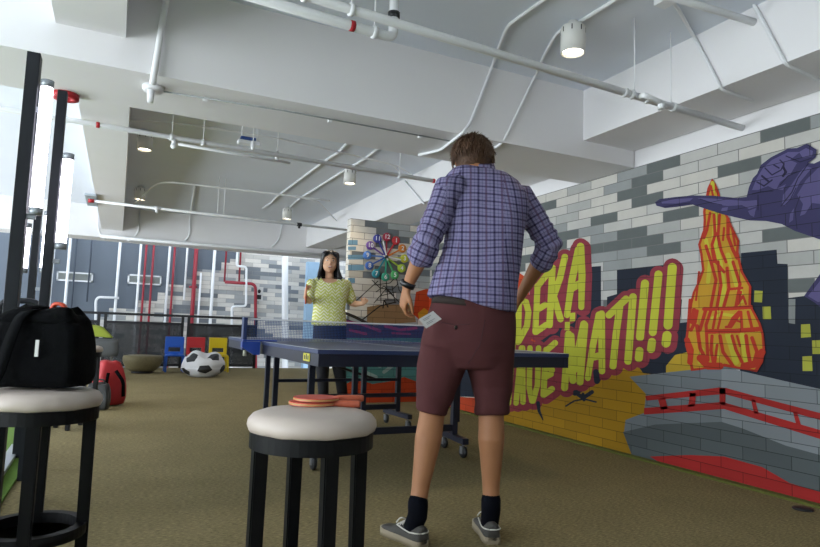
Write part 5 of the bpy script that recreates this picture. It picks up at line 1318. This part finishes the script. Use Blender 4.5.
for s_ in (-1, 1):
    sph(bm, gp(s_*.030, .010, .0665), (.013, .0055, .008), 12, M=Mg); sph(bmi, gp(s_*.030, .010, .0725), (.0065, .0058, .004), 10, M=Mg)
    limb(bl, [(gp(s_*.014, .032, .072), .003), (gp(s_*.03, .037, .069), .004), (gp(s_*.048, .031, .058), .002)], n=6)
ey_ = mobj('eyes', bm, mat('eye_white', '#e8e6e0', .3), wom, T=Tg); mobj('irises', bmi, mat('iris_dark', '#1c1310', .3), ey_, T=Tg); mobj('eyebrows', bl, mat('brow_black', '#1d1716', .8), wom, T=Tg)
bm = B(); limb(bm, [(gp(-.027, -.050, .064), .004), (gp(-.01, -.058, .075), .0085), (gp(.01, -.058, .075), .0085), (gp(.027, -.050, .064), .004)], n=8); mo = mobj('mouth', bm, mat('lip_pink', '#a34f4c', .45), wom, T=Tg)
bm = B(); limb(bm, [(gp(-.014, -.056, .081), .003), (gp(.014, -.056, .081), .003)], n=6); mobj('teeth', bm, mat('teeth', '#e9e6df', .3), mo, T=Tg)
# hair
M_hairW = mat('hair_black', '#110e10', .35, var=.4, nscale=50, bump=.3, bscale=120, spec=.6)
bm = B(); sph(bm, gp(0, .034, -.020), (.092, .102, .099), 28, M=Mg)
bmesh.ops.delete(bm, geom=[v for v in bm.verts if (v.co-hc).dot(hd2) > .022 and (v.co-hc).dot(hu2) < .072-.55*abs((v.co-hc).dot(hr2))], context='VERTS')
hw_ = mobj('hair', bm, M_hairW, wom, T=Tg)
bm = B(); rnd = random.Random(5)
for i in range(230):
    th = rnd.uniform(-PI*1.12, PI*.12) if False else rnd.uniform(0, 2*PI)
    fx, fz = math.cos(th), math.sin(th)
    if fz > .45: continue
    pts = [gp(fx*.02, .125, fz*.02+.01), gp(fx*.07, .105, fz*.075-.015), gp(fx*.092, .03, fz*.092-.018), gp(fx*.094+.004*rnd.uniform(-1, 1), -.05, fz*.085-.02)]
    lnl = rnd.uniform(-.22, -.14) if fx < 0 else rnd.uniform(-.26, -.15)
    pts += [gp(fx*(.104 if fx < 0 else .112)+.01*rnd.uniform(-1, 1), -.11, fz*.075-.015), gp(fx*(.112 if fx < 0 else .14)+.012*rnd.uniform(-1, 1), lnl, fz*.07+.0)]
    pts = fillet(pts, .03, 2); fr = frames(pts); n_ = len(pts)
    loft(bm, [ell(p_, f[0]*w_, f[1]*w_*.7, 5) for p_, f, w_ in zip(pts, fr, [.004+.007*math.sin(PI*min(1, j/n_*.9+.1))*(.25 if j == n_-1 else 1) for j in range(n_)])])
for s_ in (-1, 1):
    for j in range(9):   # fringe parting strands framing the face
        x = s_*(.04+j*.006); pts = fillet([gp(s_*.003+.2*x, .118, .03), gp(x, .1, .062-j*.002), gp(s_*(.074+.002*j), .045, .050-j*.004), gp(s_*(.086+.001*j), -.03, .02-j*.004), gp(s_*(.088+.002*j), -.12, .025), gp(s_*(.095+.003*j), -.17, .03)], .03, 2); fr = frames(pts)
        loft(bm, [ell(p_, f[0]*.009, f[1]*.005, 6) for p_, f in zip(pts, fr)])
mobj('hair_strands', bm, M_hairW, hw_, T=Tg)
# top
M_top = bpy.data.materials.new('zigzag_fabric'); M_top.use_nodes = True; nt = M_top.node_tree; b_ = nt.nodes['Principled BSDF']
tc = nt.nodes.new('ShaderNodeTexCoord'); sp = nt.nodes.new('ShaderNodeSeparateXYZ'); nt.links.new(tc.outputs['Object'], sp.inputs[0])
zz = N('ADD', N('MULTIPLY', sp.outputs[2], 30), N('MULTIPLY', N('PINGPONG', N('MULTIPLY', sp.outputs[0], 14), .5), 2.2))
st_ = N('LESS_THAN', N('FRACT', zz), .42)
nz = nt.nodes.new('ShaderNodeTexNoise'); nz.inputs['Scale'].default_value = 35; nt.links.new(tc.outputs['Object'], nz.inputs['Vector'])
fac = N('MULTIPLY', st_, N('GREATER_THAN', nz.outputs['Fac'], .42))
mx = nt.nodes.new('ShaderNodeMix'); mx.data_type = 'RGBA'; nt.links.new(fac, mx.inputs[0]); mx.inputs[6].default_value = lin('#c3c866'); mx.inputs[7].default_value = lin('#e4e4cc')
nt.links.new(mx.outputs[2], b_.inputs['Base Color']); b_.inputs['Roughness'].default_value = .8
bm = B()
loft(bm, [gr(318.5, 341, 277, .065, .02, 30), gr(312, 346.5, 280, .085, .01, 30), gr(309.5, 349, 286, .10, 0, 30), gr(312, 347, 297, .115, 0, 30), gr(313.5, 345, 308, .11, 0, 30), gr(312, 346, 320, .115, 0, 30), gr(311.5, 346.5, 325.5, .12, 0, 30)])
for k_, (a, b, c) in gs.items():
    limb(bm, [(a+UP*.0, .055), (a.lerp(b, .35), .055), (a.lerp(b, .75), .056)], n=18)
me = remesh(bm, .007, 4)
# scoop neckline: lower the front verts
NR = [w.normal.copy() for w in me.vertices]
for v in me.vertices:
    p = v.co; l = p-g(329.5, 279); x = l.dot(RG_); 
    v.co = p+NR[v.index]*(noise.noise(Vector((p.x*8, p.y*8, p.z*3)))*.008)
bmx = B(); bmx.from_mesh(me)
nkc = g(329.2, 277.5)
bmesh.ops.delete(bmx, geom=[v for v in bmx.verts if ((v.co-nkc).dot(RG_)/.082)**2+((v.co-nkc).dot(UP)/.062)**2 < 1 and (v.co-nkc).dot(FG) > -.02] , context='VERTS')
me = bpy.data.meshes.new('top'); bmx.to_mesh(me); bmx.free()
mobj('top', me, M_top, wom, T=Tg)
bm = B()
loft(bm, [gr(313.5, 345.5, 320, .105, 0, 28), gr(313, 346, 333, .11, 0, 28), gr(312, 347, 345, .115, 0, 28), gr(313, 346, 354, .11, 0, 28)])
for a, b, c in ((g(322, 350), g(322.8, 378, -.02), g(324, 407, .02)), (g(336.8, 350), g(340.5, 378, -.02), g(344, 407, .02))):
    limb(bm, [(a, .088), (a.lerp(b, .5), .075), (b, .06), (b.lerp(c, .5), .055), (c, .046)], n=18)
mobj('trousers', remesh(bm, .007, 4), mat('black_denim', '#14151c', .8, var=.15, bump=.2), wom, T=Tg)
for a in (g(324, 407, .02), g(344, 407, .02)):
    h_ = Vector((a.x, a.y, 0))-FG*.05; shoe(Vector((a.x, a.y, .08)), h_, h_+FG*.235, '', Tg, wom, up=mat('shoe_black', '#18181a', .5), S=.85, socks=False)
# her bat, held upright
c = gs['L'][2]; t = thing('table_tennis_bat', 'red table tennis bat held up by the woman, seen edge on', 'bat', c+UP*.05+FG*.03, 0)
t.rotation_euler = (math.radians(78), math.radians(80), math.radians(20))
for ch in list([o for o in bpy.data.objects if o.get('label') == 'orange red table tennis bat lying lowest on the middle stool'][0].children):
    k_ = ch.copy(); C.objects.link(k_); k_.parent = t
t.scale = (.8, .8, .8)
t.rotation_euler = Matrix((RG_*.12+FG*.3+UP*.95, FG*1.0, RG_*1.0)).transposed().to_euler() if False else t.rotation_euler
X_ = -(UP*.95+FG*.25).normalized(); Z_ = (RG_*1.0-FG*.02); Z_ = (Z_-X_*Z_.dot(X_)).normalized(); Y_ = Z_.cross(X_)
t.rotation_euler = Matrix((X_, Y_, Z_)).transposed().to_euler(); t.location = c+UP*.06+FG*.05
# ================================================================ LIGHT
wld = bpy.data.worlds.new('sky'); SC.world = wld; wld.use_nodes = True; nt = wld.node_tree; bg = nt.nodes['Background']
bg.inputs[0].default_value = (.82, .91, 1.0, 1); bg.inputs[1].default_value = 3.5
def area(name, loc, rot, sx, sy, e_, col=(1, 1, 1)):
    l = bpy.data.lights.new(name, 'AREA'); l.shape = 'RECTANGLE'; l.size = sx; l.size_y = sy; l.energy = e_; l.color = col
    o = bpy.data.objects.new(name, l); C.objects.link(o); o.location = loc; o.rotation_euler = rot; return o
EN = [55, 90, 95, 60, 60]
for i, (a, b) in enumerate(wy):
    area('window_daylight', (-3.74, (a+b)/2, 1.35), (0, -PI/2-.45, 0), 2.1, b-a, EN[i], (.90, .96, 1))
for p in SPOTS:
    l = bpy.data.lights.new('lamp_light', 'SPOT'); l.energy = 16; l.spot_size = 1.9; l.spot_blend = .6; l.color = (1, .82, .6); l.shadow_soft_size = .06
    o = bpy.data.objects.new('lamp_light', l); C.objects.link(o); o.location = (p.x, p.y, ZC-.2)
# ================================================================ CAMERA
cam = bpy.data.cameras.new('camera'); co = bpy.data.objects.new('camera', cam); C.objects.link(co)
cam.sensor_fit = 'HORIZONTAL'; cam.sensor_width = 36; cam.lens = 36*F/820; cam.clip_start = .05
co.matrix_world = Matrix.Translation(O) @ R.to_4x4(); SC.camera = co
SC.view_settings.view_transform = 'Standard'; SC.view_settings.look = 'None'; SC.view_settings.gamma = 1; SC.view_settings.use_curve_mapping = False
SC.view_settings.exposure = 0.32
